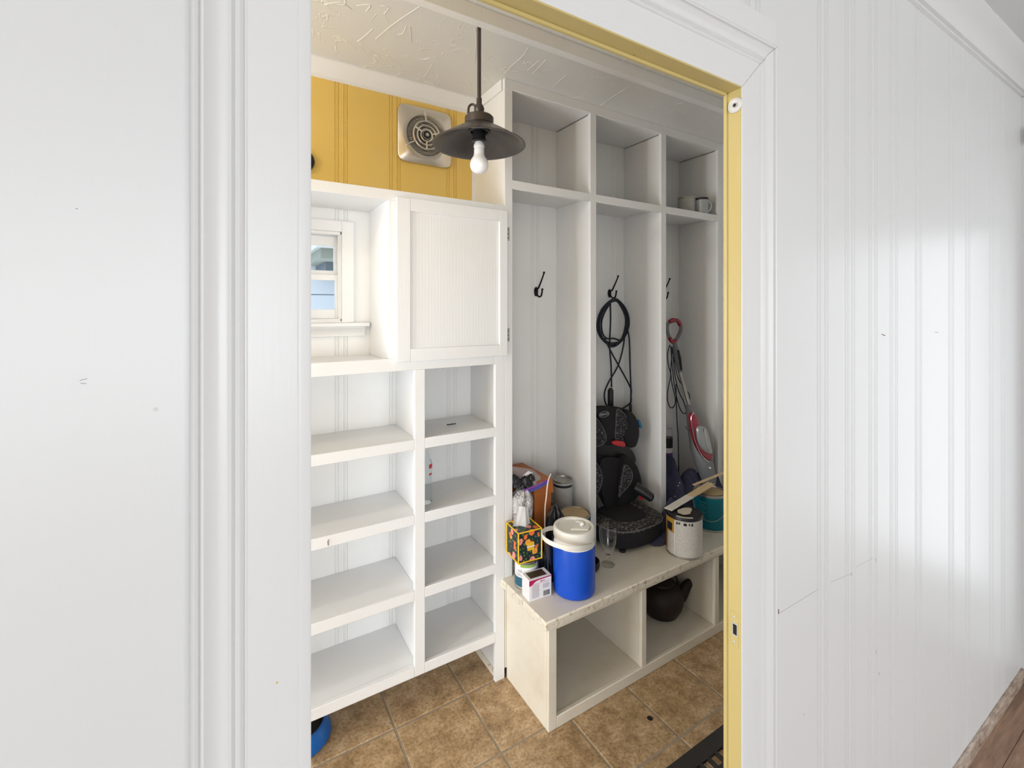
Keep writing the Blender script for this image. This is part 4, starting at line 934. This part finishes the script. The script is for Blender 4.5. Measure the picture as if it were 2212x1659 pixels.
# teal gallon can
tc_ = (2.252, 1.600); o, p0 = can('paint_can', 'teal gallon paint can with tan top behind the door jamb', tc_, .086, .190, 'teal')
obj('dried_paint', L([(0, .187), (.066, .187), (.070, .190), (0, .1905)], 40, p0), M['tan'], o)
sa = math.degrees(math.atan2(-tc_[1], -tc_[0]))
for i in range(7):
    obj('print_line', patch(p0, .0865, sa-40+(i % 2)*4, sa-12-(i*5) % 9, .150-.013*i, .1522-.013*i, 6), M['tealprint'], o)
for i in range(6):
    obj('print_line', patch(p0, .0865, sa-70, sa-52-(i*3) % 6, .135-.008*i, .1362-.008*i, 5), M['tealprint'], o)
obj('bail_handle', T([(p0[0]+(.089+.006*math.sin(PI*i/16))*math.cos(math.radians(sa-85+170*i/16)), p0[1]+(.089+.006*math.sin(PI*i/16))*math.sin(math.radians(sa-85+170*i/16)), p0[2]+.16-.10*math.sin(PI*i/16)) for i in range(17)], .0016, 6), M['tin'], o)

def stick(name, label, A, Bv, w, t, jag=True, painted=0):
    o = thing(name, label, 'stir stick', A)
    d = (Bv-A); ln = d.length; d.normalize(); s_ = d.cross(Vector((0, 0, 1))).normalized(); n_ = s_.cross(d)
    def quadp(a, b, mat, nm, jg, dn=0):
        bm = bmesh.new(); pts = [A+d*a-s_*w/2, A+d*b-s_*w/2]
        if jg:
            for i in range(1, 7): pts.append(A+d*(b-(.008+.012*((i*7) % 3)/2))+s_*w*(-.5+i/7))
        pts += [A+d*(b-(.03 if jg else 0))+s_*w/2, A+d*a+s_*w/2]
        prism(bm, [p+n_*dn for p in pts], -n_*(t+2*dn)); obj(nm, bm, mat, o, recalc=True)
    if painted: quadp(0, ln*painted, flat('pale_stick_paint', (.80, .76, .68), .5), 'painted_end', False); quadp(ln*painted, ln, M['rawwood'], 'blade', jag)
    else: quadp(0, ln, M['rawwood'], 'blade', jag)
    return o
stick('stir_stick', 'broken wooden stir stick with beige painted end, lying from black lid to teal can', Vector((1.846, 1.545, .641)), Vector((2.275, 1.600, .672)), .042, .004, True, .46)
stick('stir_stick', 'bare wooden stir stick above the teal can', P(1498, 1047, 1.66), P(1566, 1019, 1.62), .018, .004, False)

# tall white/teal can and tissue box
wc = (1.092, 1.672); o, p0 = can('small_can', 'small white can with petrol blue base under the tissue box', wc, .048, .118, 'paper')
sa = math.degrees(math.atan2(-wc[1], -wc[0]))
obj('blue_print', patch(p0, .048, sa-95, sa+60, .012, .052), M['petrol'], o)
obj('green_print', patch(p0, .048, sa-30, sa+60, .096, .108), M['green'], o)
around('val', p0, .048, sa-34, .074, .020, M['greyink'], o)
for i_ in range(3): obj('print_line', patch(p0, .048, sa-60+i_*6, sa-30+i_*9, .066-.004*i_, .0675-.004*i_, 6, .0014), M['greyink'], o)
def framed_box(name, label, cat, corner, ex, ey, h):
    """box from its nearest bottom corner with edge directions ex, ey"""
    o = thing(name, label, cat, corner+(ex+ey)/2); return o
A = G(1120, 1219.6, .562); Rr = G(1168.7, 1206, .562); Lr = G(1096.7, 1194.5, .562)
ex = (Rr-A); ex = ex.normalized()*.112; ey = Vector((-ex.y, ex.x, 0))
tb = thing('tissue_box', 'floral tissue box with yellow edges and a tissue sticking out', 'tissue box', A+(ex+ey)/2)
hgt = .128; up = Vector((0, 0, hgt))
bm = bmesh.new(); prism(bm, [A, A+ex, A+ex+ey, A+ey], up); obj('carton', bm, M['floral'], tb, recalc=True)
def edge(a, b, r=.0034): return T([a, b], r, 4)
for a, b in ((A, A+ex), (A+ex, A+ex+ey), (A+ey, A), (A+ey, A+ex+ey)):
    for zz in (Vector((0, 0, .002)), up):
        obj('yellow_edge', edge(a+zz, b+zz), M['yellowcard'], tb)
for a in (A, A+ex, A+ey, A+ex+ey): obj('yellow_edge', edge(a, a+up), M['yellowcard'], tb)
nn = Vector((ex.y, -ex.x, 0)).normalized()
c_ = A+ex*.52+Vector((0, 0, hgt*.50))+nn*.0008
bm = bmesh.new(); e_ = ex.normalized(); prism(bm, [c_-e_*.016-Vector((0, 0, .017)), c_+e_*.016-Vector((0, 0, .017)), c_+e_*.016+Vector((0, 0, .017)), c_-e_*.016+Vector((0, 0, .017))], nn*.0008); obj('label_patch', bm, M['yellowcard'], tb, recalc=True)
lettering('Kleenex', .012, M['paper'], tb, c_+nn*.0012, Matrix((e_, Vector((0, 0, 1)), nn)).transposed().to_quaternion(), 'lettering', .0003, True)
ct = A+(ex+ey)*.5+up
bm = bmesh.new(); rows = []
for j in range(9):
    t = j/8; rw = []
    for i in range(15):
        s_ = i/14; wdt = .092-.026*t; lean_ = .022*t
        dep = .012*math.sin(s_*PI*2.2+t*1.5)+.004*math.sin(s_*17)
        topz = .092-.034*max(0, s_-.35)**1.3-.012*max(0, .3-s_)*2
        rw.append(bm.verts.new(ct+e_*((s_-.5)*wdt-.012+lean_*(1-s_))+ey.normalized()*dep*(1-.3*t)+Vector((0, 0, -.005+topz*t))))
    rows.append(rw)
for a, b in zip(rows, rows[1:]):
    for i in range(14): f = bm.faces.new((a[i], a[i+1], b[i+1], b[i])); f.smooth = True
bmesh.ops.solidify(bm, geom=bm.faces[:], thickness=.003); obj('tissue', bm, M['tissue'], tb, recalc=True)

# white carton
A = G(1143, 1301); Rr = G(1192, 1285); Lr = G(1130.5, 1283)
ex = (Rr-A).normalized()*.106; ey = Vector((-ex.y, ex.x, 0)).normalized()*.062; hgt = .086; up = Vector((0, 0, hgt)); e_ = ex.normalized(); nn = Vector((ex.y, -ex.x, 0)).normalized()
wbx = thing('small_carton', 'small white and magenta printed carton at the front corner of the bench', 'box', A+(ex+ey)/2)
bm = bmesh.new(); prism(bm, [A, A+ex, A+ex+ey, A+ey], up); obj('carton', bm, M['paper'], wbx, recalc=True, bevel=.0015)
def fp(u_, v_, t=.0006): return A+ex*u_+up*v_+nn*t      # point on the front face
def fquad(u0, u1, v0, v1, t=.0006, d=.0005):
    bm = bmesh.new(); prism(bm, [fp(u0, v0, t), fp(u1, v0, t), fp(u1, v1, t), fp(u0, v1, t)], nn*d); bmesh.ops.recalc_face_normals(bm, faces=bm.faces); return bm
bm = bmesh.new(); prism(bm, [fp(0, .72), fp(.10, .74), fp(.30, .90), fp(.45, .925), fp(1, .945), fp(1, .985), fp(0, .985)], nn*.0005); obj('magenta_band', bm, M['magenta'], wbx, recalc=True)
obj('logo_mark', fquad(.50, .55, .81, .87), M['magenta'], wbx); obj('logo_mark', fquad(.57, .70, .825, .855), M['pinkink'], wbx)
for i in range(13):
    v_ = .70-.048*i; obj('print_line', fquad(.12, .12+.30+.05*((i*3) % 4)/3, v_, v_+.010), M['pinkink' if i in (1, 6, 11) else 'greyink'], wbx)
for i in range(5): obj('print_line', fquad(.60, .88+.02*(i % 3), .66-.045*i, .67-.045*i), M['greyink'], wbx)
obj('print_line', fquad(.12, .92, .755, .765), M['pinkink'], wbx)
obj('barcode_field', fquad(.58, .98, .05, .40, .0007), M['paper'], wbx)
random.seed(11); x_ = .62
while x_ < .90:
    w_ = random.choice((.008, .014, .02)); obj('barcode_bar', fquad(x_, x_+w_, .10, .34, .0013), M['ink'], wbx); x_ += w_+random.choice((.010, .016))
bm = bmesh.new(); tp = [A+ex*.12+ey*.16+up, A+ex*.84+ey*.16+up, A+ex*.84+ey*.86+up, A+ex*.12+ey*.86+up]; prism(bm, [p+Vector((0, 0, .0006)) for p in tp], (0, 0, .0005)); obj('picture_panel', bm, flat('dark_fruit_picture', (.05, .03, .022), .35, var=.9, scale=70), wbx, recalc=True)

# ------------------------------------------------------------------ JUG COOLER
jc = (1.247, 1.537); p0 = (jc[0], jc[1], .44)
co = thing('jug_cooler', 'blue jug cooler with white lid and swing handle, front of the bench', 'cooler', p0)
obj('body', L([(0, .004), (.070, .004), (.080, 0), (.086, .004), (.0885, .014), (.0885, .190), (.0865, .200), (0, .200)], 56, p0), M['blue'], co)
obj('collar', L([(0, .198), (.0865, .198), (.0865, .203), (.084, .206), (.084, .232), (0, .232)], 56, p0), M['white'], co)
ld = obj('lid', L([(.040, .231), (.0865, .231), (.088, .234), (.088, .263), (.085, .270), (.079, .272), (.073, .269), (.071, .262), (0, .262)], 56, p0), M['white'], co)
va = Vector((.63, .777, 0)); rt = Vector((.777, -.63, 0)); C0 = Vector(p0)
# spout bridge on the lid
bm = bmesh.new(); prism(bm, [C0+Vector((0, 0, .262))+p for p in (rt*-.015-va*.035, rt*.060-va*.030, rt*.068+va*.006, rt*.058+va*.018, rt*-.002+va*.004)], (0, 0, .009)); obj('spout_cover', bm, M['white'], ld, recalc=True, bevel=.003)
obj('spout', T([C0+Vector((0, 0, .272))+rt*.028, C0+Vector((0, 0, .282))+rt*.040], [.009, .006], 10), M['white'], ld)
bm = bmesh.new(); prism(bm, [C0+Vector((0, 0, .262))+p for p in (rt*.005+va*.045, rt*.045+va*.035, rt*.040+va*.050, rt*.008+va*.058)], (0, 0, .007)); obj('lid_tab', bm, M['white'], ld, recalc=True, bevel=.002)
# swing handle: flat band from pivot near the viewer's right, round the left side to the back pivot
hp = []
for i in range(21):
    t = i/20; an = math.radians(-38+(-220+38)*t)     # angle from rt towards the viewer (negative = near side)
    rr = .0905+.062*math.sin(PI*t)**1.4; z = .214+.030*math.sin(PI*t)+.012*t
    hp.append(C0+rt*(rr*math.cos(an))+va*(rr*math.sin(an))+Vector((0, 0, z)))
bm = bmesh.new(); rs = []
for i, p in enumerate(hp):
    o_ = Vector((p.x-C0.x, p.y-C0.y, 0)).normalized(); hh = .0105
    rs.append([bm.verts.new(p+o_*a+Vector((0, 0, b))) for a, b in ((0, -hh), (.004, -hh*.8), (.004, hh*.8), (0, hh))])
for a, b in zip(rs, rs[1:]):
    for i in range(4): f = bm.faces.new((a[i], a[(i+1) % 4], b[(i+1) % 4], b[i]))
bm.faces.new(rs[0]); bm.faces.new(rs[-1][::-1]); obj('handle', bm, M['white'], co, recalc=True, bevel=.0012)

# ------------------------------------------------------------------ GOBLET, BLACK DISH
gx, gy = 1.500, 1.600
tag(obj('goblet', L([(0, 0), (.030, 0), (.031, .002), (.012, .005), (.0045, .010), (.0035, .020), (.0045, .028), (.008, .032), (.0045, .036), (.005, .044), (.016, .052), (.030, .078), (.038, .110), (.0405, .140), (.039, .182),
      (.0378, .182), (.0390, .140), (.0365, .110), (.0285, .080), (.014, .057), (0, .054)], 40, (gx, gy, .4408)), M['glass']), 'clear glass goblet on a short stem in front of the booster seat', 'glass')
tag(obj('small_dish', L([(0, 0), (.040, 0), (.050, .006), (.054, .018), (.053, .036), (.050, .038), (.046, .034), (.046, .014), (.036, .008), (0, .007)], 36, (1.402, 1.628, .44)), M['black']), 'small round black dish just behind the blue jug cooler', 'dish')

# ------------------------------------------------------------------ PILE IN THE FIRST BAY
# lidded orange-brown box
ob = thing('lidded_box', 'orange-brown cardboard box with overhanging lid at the back of the first bay', 'box', (1.250, 1.90, .44))
obj('box_body', B(1.207, 1.302, 1.775, 2.025, .4405, .80), M['orange'], ob, bevel=.002)
bm = bmesh.new(); prism(bm, [(1.200, 1.768, .757), (1.314, 1.768, .757), (1.305, 1.772, .826), (1.203, 1.772, .826)], (0, .262, 0)); obj('box_lid', bm, M['orange'], ob, recalc=True, bevel=.003)
# cans stacked behind
o, p0 = can('small_can', 'navy labelled can at the back under the upright grey can', (1.462, 1.908), .060, .168, 'navy')
o, p0 = can('small_can', 'grey printed can with shiny metal lid stacked at the back of the first bay', (1.474, 1.908), .049, .140, 'label_grey', z=.609)
obj('black_band', patch(p0, .049, -200, -60, .108, .120, 20), M['ink'], o)
obj('drip', T([(1.452, 1.852, .622), (1.452, 1.845, .60)], [.003, .006], 8), M['tan'], o)
o, p0 = can('paint_can', 'open gallon can with tan dried paint on top, behind the cooler', (1.420, 1.745), .075, .206, 'petrol')
obj('dried_paint', L([(0, .203), (.060, .203), (.066, .205), (0, .206)], 40, p0), M['tan'], o)
# vase with dark leaf
vz = thing('glass_vase', 'clear glass cylinder with dark crumpled stuff behind the tissue box', 'vase', (1.195, 1.664, .44))
obj('glass_body', L([(0, 0), (.042, 0), (.044, .004), (.046, .19), (.0435, .19), (.0415, .008), (0, .008)], 36, (1.195, 1.664, .44)), M['glass'], vz)
obj('dark_contents', heap((1.195, 1.664, .449), .034, .034, .15, 3.3, 24, 10, fold=.5), M['black'], vz)
# dark plastic stuff between
tag(obj('crumpled_bag', heap((1.278, 1.712, .441), .050, .044, .285, 6.2, 64, 26, fold=.45, pw=4), M['socket']), 'black crumpled plastic bag between the cooler and the bubble wrap', 'bag')
# bubble wrap
bw = heap((1.126, 1.825, .441), .060, .055, .372, 1.2, 72, 34, lean=(.006, -.060), fold=.16, pw=14)
tag(obj('bubble_wrap', bw, M['bubble']), 'crumpled clear bubble wrap left in the first bay under the zip bag', 'wrapping')
# zip bag
zb_ = thing('zip_bag', 'clear zip bag with purple and blue closure and dark things inside', 'bag', P(1140, 1040, 1.80))
def bag(x0, y0, x1, y1, x2, y2, x3, y3, Y0, Y1, n=16):
    bm = bmesh.new(); g = []
    for j in range(n+1):
        row = []
        for i in range(n+1):
            u_, v_ = i/n, j/n
            x = (1-u_)*(1-v_)*x0+u_*(1-v_)*x1+u_*v_*x2+(1-u_)*v_*x3; y = (1-u_)*(1-v_)*y0+u_*(1-v_)*y1+u_*v_*y2+(1-u_)*v_*y3
            Y = Y0+(Y1-Y0)*(1-v_)-.030*math.sin(PI*u_)*math.sin(PI*v_)+.008*noise.noise(Vector((u_*5, v_*5, 1)))
            row.append(bm.verts.new(P(x, y, Y)))
        g.append(row)
    for a, b in zip(g, g[1:]):
        for i in range(n): f = bm.faces.new((a[i], a[i+1], b[i+1], b[i])); f.smooth = True
    return bm
m_f, nt_f, b_f = mk('clear_bag_film'); b_f.inputs['Base Color'].default_value = (.7, .7, .74, 1); b_f.inputs['Roughness'].default_value = .12; b_f.inputs['Alpha'].default_value = .5
obj('film', bag(1092, 1005, 1150, 1014, 1183, 1041, 1135, 1062, 1.76, 1.90), m_f, zb_)
obj('purple_closure', T([P(1183, 1037, 1.758), P(1160, 1050, 1.75), P(1133, 1059, 1.748)], .0052, 8), M['purple'], zb_)
obj('blue_closure', T([P(1184, 1041, 1.754), P(1163, 1054, 1.746), P(1137, 1064, 1.744)], .0052, 8), M['zipblue'], zb_)
for x, y, r in ((1116, 1040, .030), (1134, 1036, .028), (1147, 1031, .022), (1110, 1034, .026), (1126, 1048, .024), (1144, 1042, .018)):
    c = P(x, y, 1.772); bm = heap((c.x, c.y, c.z-r*.6), r, r*.8, r*1.2, x*.1, 24, 10, fold=.12); obj('dark_item', bm, M['black'], zb_)
obj('white_item', T([P(1131, 1028, 1.775), P(1142, 1021, 1.78), P(1150, 1022, 1.78)], [.004, .008, .003], 8), M['paper'], zb_)
tag(obj('thin_rod', T([P(1190, 1024, 1.72), P(1184, 1040, 1.71), P(1180, 1075, 1.70), P(1177, 1108, 1.70), Vector((P(1177, 1108, 1.70).x, 1.70, .50))], .0032, 8, n=5), M['wire']), 'thin off-white bent rod standing upright in front of the orange box', 'rod')

# ------------------------------------------------------------------ KETTLE
kc = (1.925, 1.655); p0 = (kc[0], kc[1], .042)
ke = thing('kettle', 'dark brown iron kettle in the bench cubby, spout to the right', 'kettle', p0)
obj('body', L([(0, 0), (.070, 0), (.082, .006), (.104, .045), (.113, .080), (.108, .115), (.088, .145), (.060, .160), (0, .165)], 44, p0), M['kettle'], ke)
obj('lid', L([(0, .186), (.020, .186), (.045, .180), (.062, .168), (.064, .160), (0, .158)], 36, p0), M['kettle'], ke)
obj('knob', L([(0, .184), (.006, .186), (.006, .194), (.014, .200), (.014, .210), (0, .214)], 20, p0), M['kettle'], ke)
k0 = Vector(p0); dv = Vector((.93, -.36, 0)).normalized()
obj('spout', T([k0+dv*.080+Vector((0, 0, .060)), k0+dv*.115+Vector((0, 0, .085)), k0+dv*.150+Vector((0, 0, .130)), k0+dv*.190+Vector((0, 0, .160)), k0+dv*.214+Vector((0, 0, .160))], [.042, .034, .023, .016, .013], 16), M['kettle'], ke)
obj('bail_handle', T([k0+dv*(.095*math.cos(t))+Vector((0, 0, .135+.095*math.sin(t))) for t in [PI*i/14 for i in range(15)]], .0045, 8), M['kettle'], ke)
for s_ in (-1, 1):
    obj('lug', T([k0+dv*(s_*.085)+Vector((0, 0, .120)), k0+dv*(s_*.098)+Vector((0, 0, .150))], .009, 8), M['kettle'], ke)

# ------------------------------------------------------------------ TOP CUBBY ITEMS
mc = Vector((2.395, 1.835, 2.204))
o, p0 = can('small_can', 'small grey can with metal lid in the top right cubby', (2.385, 1.855), .052, .104, 'label_grey', z=2.204)
mg = thing('mug', 'pale mug with a handle beside the can in the top right cubby', 'mug', (2.452, 1.800, 2.204))
obj('body', L([(0, 0), (.034, 0), (.037, .004), (.037, .092), (.034, .094), (.033, .010), (0, .008)], 32, (2.440, 1.790, 2.204)), M['silver'], mg)
obj('handle', T([Vector((2.440, 1.790, 2.204))+Vector((.0365*1, 0, .075))*1 + Vector((0, -.0, 0)), Vector((2.495, 1.775, 2.280)), Vector((2.505, 1.772, 2.255)), Vector((2.492, 1.776, 2.228)), Vector((2.474, 1.786, 2.222))], .0048, 8, n=4), M['white'], mg)
obj('dark_rim', L([(.0345, .082), (.0378, .082), (.0378, .095), (.0345, .095)], 32, (2.440, 1.790, 2.204)), M['ink'], mg)

# ------------------------------------------------------------------ WATER BOTTLE ON THE SHELF
wq = (.700, 1.855); p0 = (wq[0], wq[1], .814)
wbt = thing('water_bottle', 'clear plastic bottle of pale blue liquid with a red label, half hidden by the stile', 'bottle', p0)
obj('bottle_body', L([(0, 0), (.028, 0), (.032, .006), (.031, .050), (.027, .080), (.030, .110), (.031, .150), (.028, .175), (.017, .200), (.013, .212), (.013, .222), (0, .222)], 36, p0), flat('clear_blue_plastic', (.93, .98, 1), .04, trans=1, ior=1.08, var=.02), wbt)
obj('cap', L([(0, .240), (.0145, .240), (.015, .236), (.015, .221), (0, .221)], 20, p0), M['white'], wbt)
obj('red_label', patch(p0, .031, -75, -15, .148, .166), M['red'], wbt)
obj('red_label', patch(p0, .0305, -75, -40, .120, .128), M['red'], wbt)

# ------------------------------------------------------------------ BLUE BOWL, MAT, SMALL BITS
tag(obj('pet_bowl', L([(0, .004), (.108, .004), (.118, 0), (.122, .004), (.108, .052), (.100, .060), (.094, .058), (.086, .020), (.06, .014), (0, .014)], 56, (.218, 1.925, 0)), M['bowlblue']), 'blue round pet bowl on the tiles under the left shelf', 'bowl')
bm = L([(0, .0155), (.055, .0155), (.083, .021), (.0925, .056), (.0905, .056), (.080, .023), (0, .018)], 40, (.218, 1.925, 0))
bpy.data.objects['pet_bowl']
inner = obj('bowl_lining', bm, M['black'], bpy.data.objects['pet_bowl'], world=False)
# rubber mat with square holes
mt = thing('rubber_mat', 'black rubber mat with a grid of square holes inside the doorway', 'mat', (1.55, .86, 0))
bm = bmesh.new(); mx0, mx1, my0, my1 = 1.16, 1.98, .64, 1.108; bd, ps, bar = .055, .043, .013
nx = int((mx1-mx0-2*bd)/ps); ny = int((my1-my0-2*bd)/ps)
gx0 = mx0+bd; gy1 = my1-bd
bx(bm, mx0, mx1, gy1, my1, .0005, .011); bx(bm, mx0, mx1, my0, gy1-ny*ps, .0005, .011)
bx(bm, mx0, gx0, gy1-ny*ps, gy1, .0005, .011); bx(bm, gx0+nx*ps, mx1, gy1-ny*ps, gy1, .0005, .011)
obj('border', bm, M['rubber'], mt, bevel=.002)
bm = bmesh.new()
for i in range(1, nx): bx(bm, gx0+i*ps-bar/2, gx0+i*ps+bar/2, gy1-ny*ps, gy1, .0005, .0095)
for j in range(1, ny): bx(bm, gx0, gx0+nx*ps, gy1-j*ps-bar/2, gy1-j*ps+bar/2, .0005, .0093)
obj('grid', bm, M['rubber'], mt)['kind'] = 'stuff'
# bits
c = G(975, 917, 1.114)
tag(obj('twist_of_wire', T([c+Vector(p) for p in ((-.022, 0, .0012), (-.016, .006, .0012), (-.006, .001, .0012), (.002, .006, .0012), (.012, 0, .0012), (.022, .004, .0012), (.018, -.004, .0012), (.004, -.003, .0012), (-.014, -.004, .0012), (-.022, 0, .0012))], .0014, 6, n=4), M['ink']), 'tiny black twist of wire on the upper right shelf', 'wire')
c = G(1404, 1552, 0)
tag(obj('floor_stain', L([(0, .0002), (.010, .0002), (.0115, .0008), (.008, .0014), (0, .0016)], 16, (c.x, c.y, .0003)), M['dark']), 'small black blob stuck on the tiles before the bench', 'blob')
c = P(708, 1172, FY)
tag(obj('rusty_nail', T([c+Vector((.004, -.0015, .010)), c+Vector((0, -.0015, .006)), c+Vector((.001, -.0015, -.010))], .0012, 6), M['rust']), 'rusty bent nail mark on the front edge of the left second shelf', 'nail')

# scratches on the near wall, creases on the mudroom ceiling, dirt marks
def scratch(par, pts, r, mat, nm='scratch'): obj(nm, T(pts, r, 5), mat, par)
scr = flat('scuff_grey', (.36, .34, .33), .7)
pl_s = [P(1681, 1326, WY-.0002), P(1768, 1273, WY-.0002)]; scratch(wd, pl_s, .00035, scr)
scratch(wd, [P(1793, 1258, WY-.0002), P(1842, 1238, WY-.0002)], .0003, scr); scratch(wd, [P(1850, 1225, WY-.0002), P(1886, 1205, WY-.0002)], .00022, scr)
scratch(wd, [P(1682, 1316, WY-.0004), P(1682, 1326, WY-.0004)], .0009, M['rust'], 'chip')
for (x, y) in ((1891, 1207), (1838, 1238), (1892, 1405), (1898, 1452)): scratch(wd, [P(x, y, WY-.0002), P(x+1.5, y+6, WY-.0002)], .0006, M['tan'], 'chip')
scratch(wd, [P(1905, 722, WY-.0005), P(1912, 725, WY-.0005)], .0010, M['rust'], 'chip'); scratch(wd, [P(2020, 718, WY-.0005), P(2027, 718, WY-.0005)], .0008, scr, 'chip')
scratch(wd, [P(172, 822, WY-.0002), P(188, 818, WY-.0002)], .0003, scr); scratch(wd, [P(174, 828, WY-.0002), P(186, 829, WY-.0002)], .0003, scr); scratch(wd, [P(163, 450, WY-.0002), P(168, 451, WY-.0002)], .0004, scr)
scratch(wd, [P(597, 1475, WY-.0100), P(600, 1475, WY-.0100)], .0008, M['yellowcard'], 'paint_drip')
ceil_ob = [o for o in bpy.data.objects if o.name == 'ceiling'][0]
def CP(x, y): 
    z = (CZ-EYE)*F_PX/(667-y); l = (x-1106)/F_PX*z; s_, c_ = math.sin(YAW), math.cos(YAW); return Vector((z*s_+l*c_, z*c_-l*s_, CZ-.0002))
for pts in (((1361, 185), (1330, 205), (1312, 217), (1295, 229)), ((1361, 120), (1327, 146)), ((1142, 102), (1128, 122), (1105, 142), (1090, 160)), ((1027, 60), (1029, 90), (1025, 134)), ((1165, 130), (1140, 152)), ((1180, 128), (1150, 160)), ((1225, 160), (1194, 188)), ((1458, 225), (1475, 222)),
            ((805, 62), (790, 76), (772, 90)), ((878, 56), (870, 72), (858, 74)), ((886, 57), (888, 90)), ((930, 124), (915, 128), (895, 125)), ((912, 10), (850, 52), (812, 84)), ((935, 138), (918, 165)), ((700, 10), (735, 5), (760, 20)), ((770, 12), (800, 10), (790, 25)), ((820, 12), (840, 15), (830, 30))):
    obj('plaster_ridge', T([CP(x, y) for x, y in pts], .0016, 6, n=4), M['ceil'], ceil_ob)
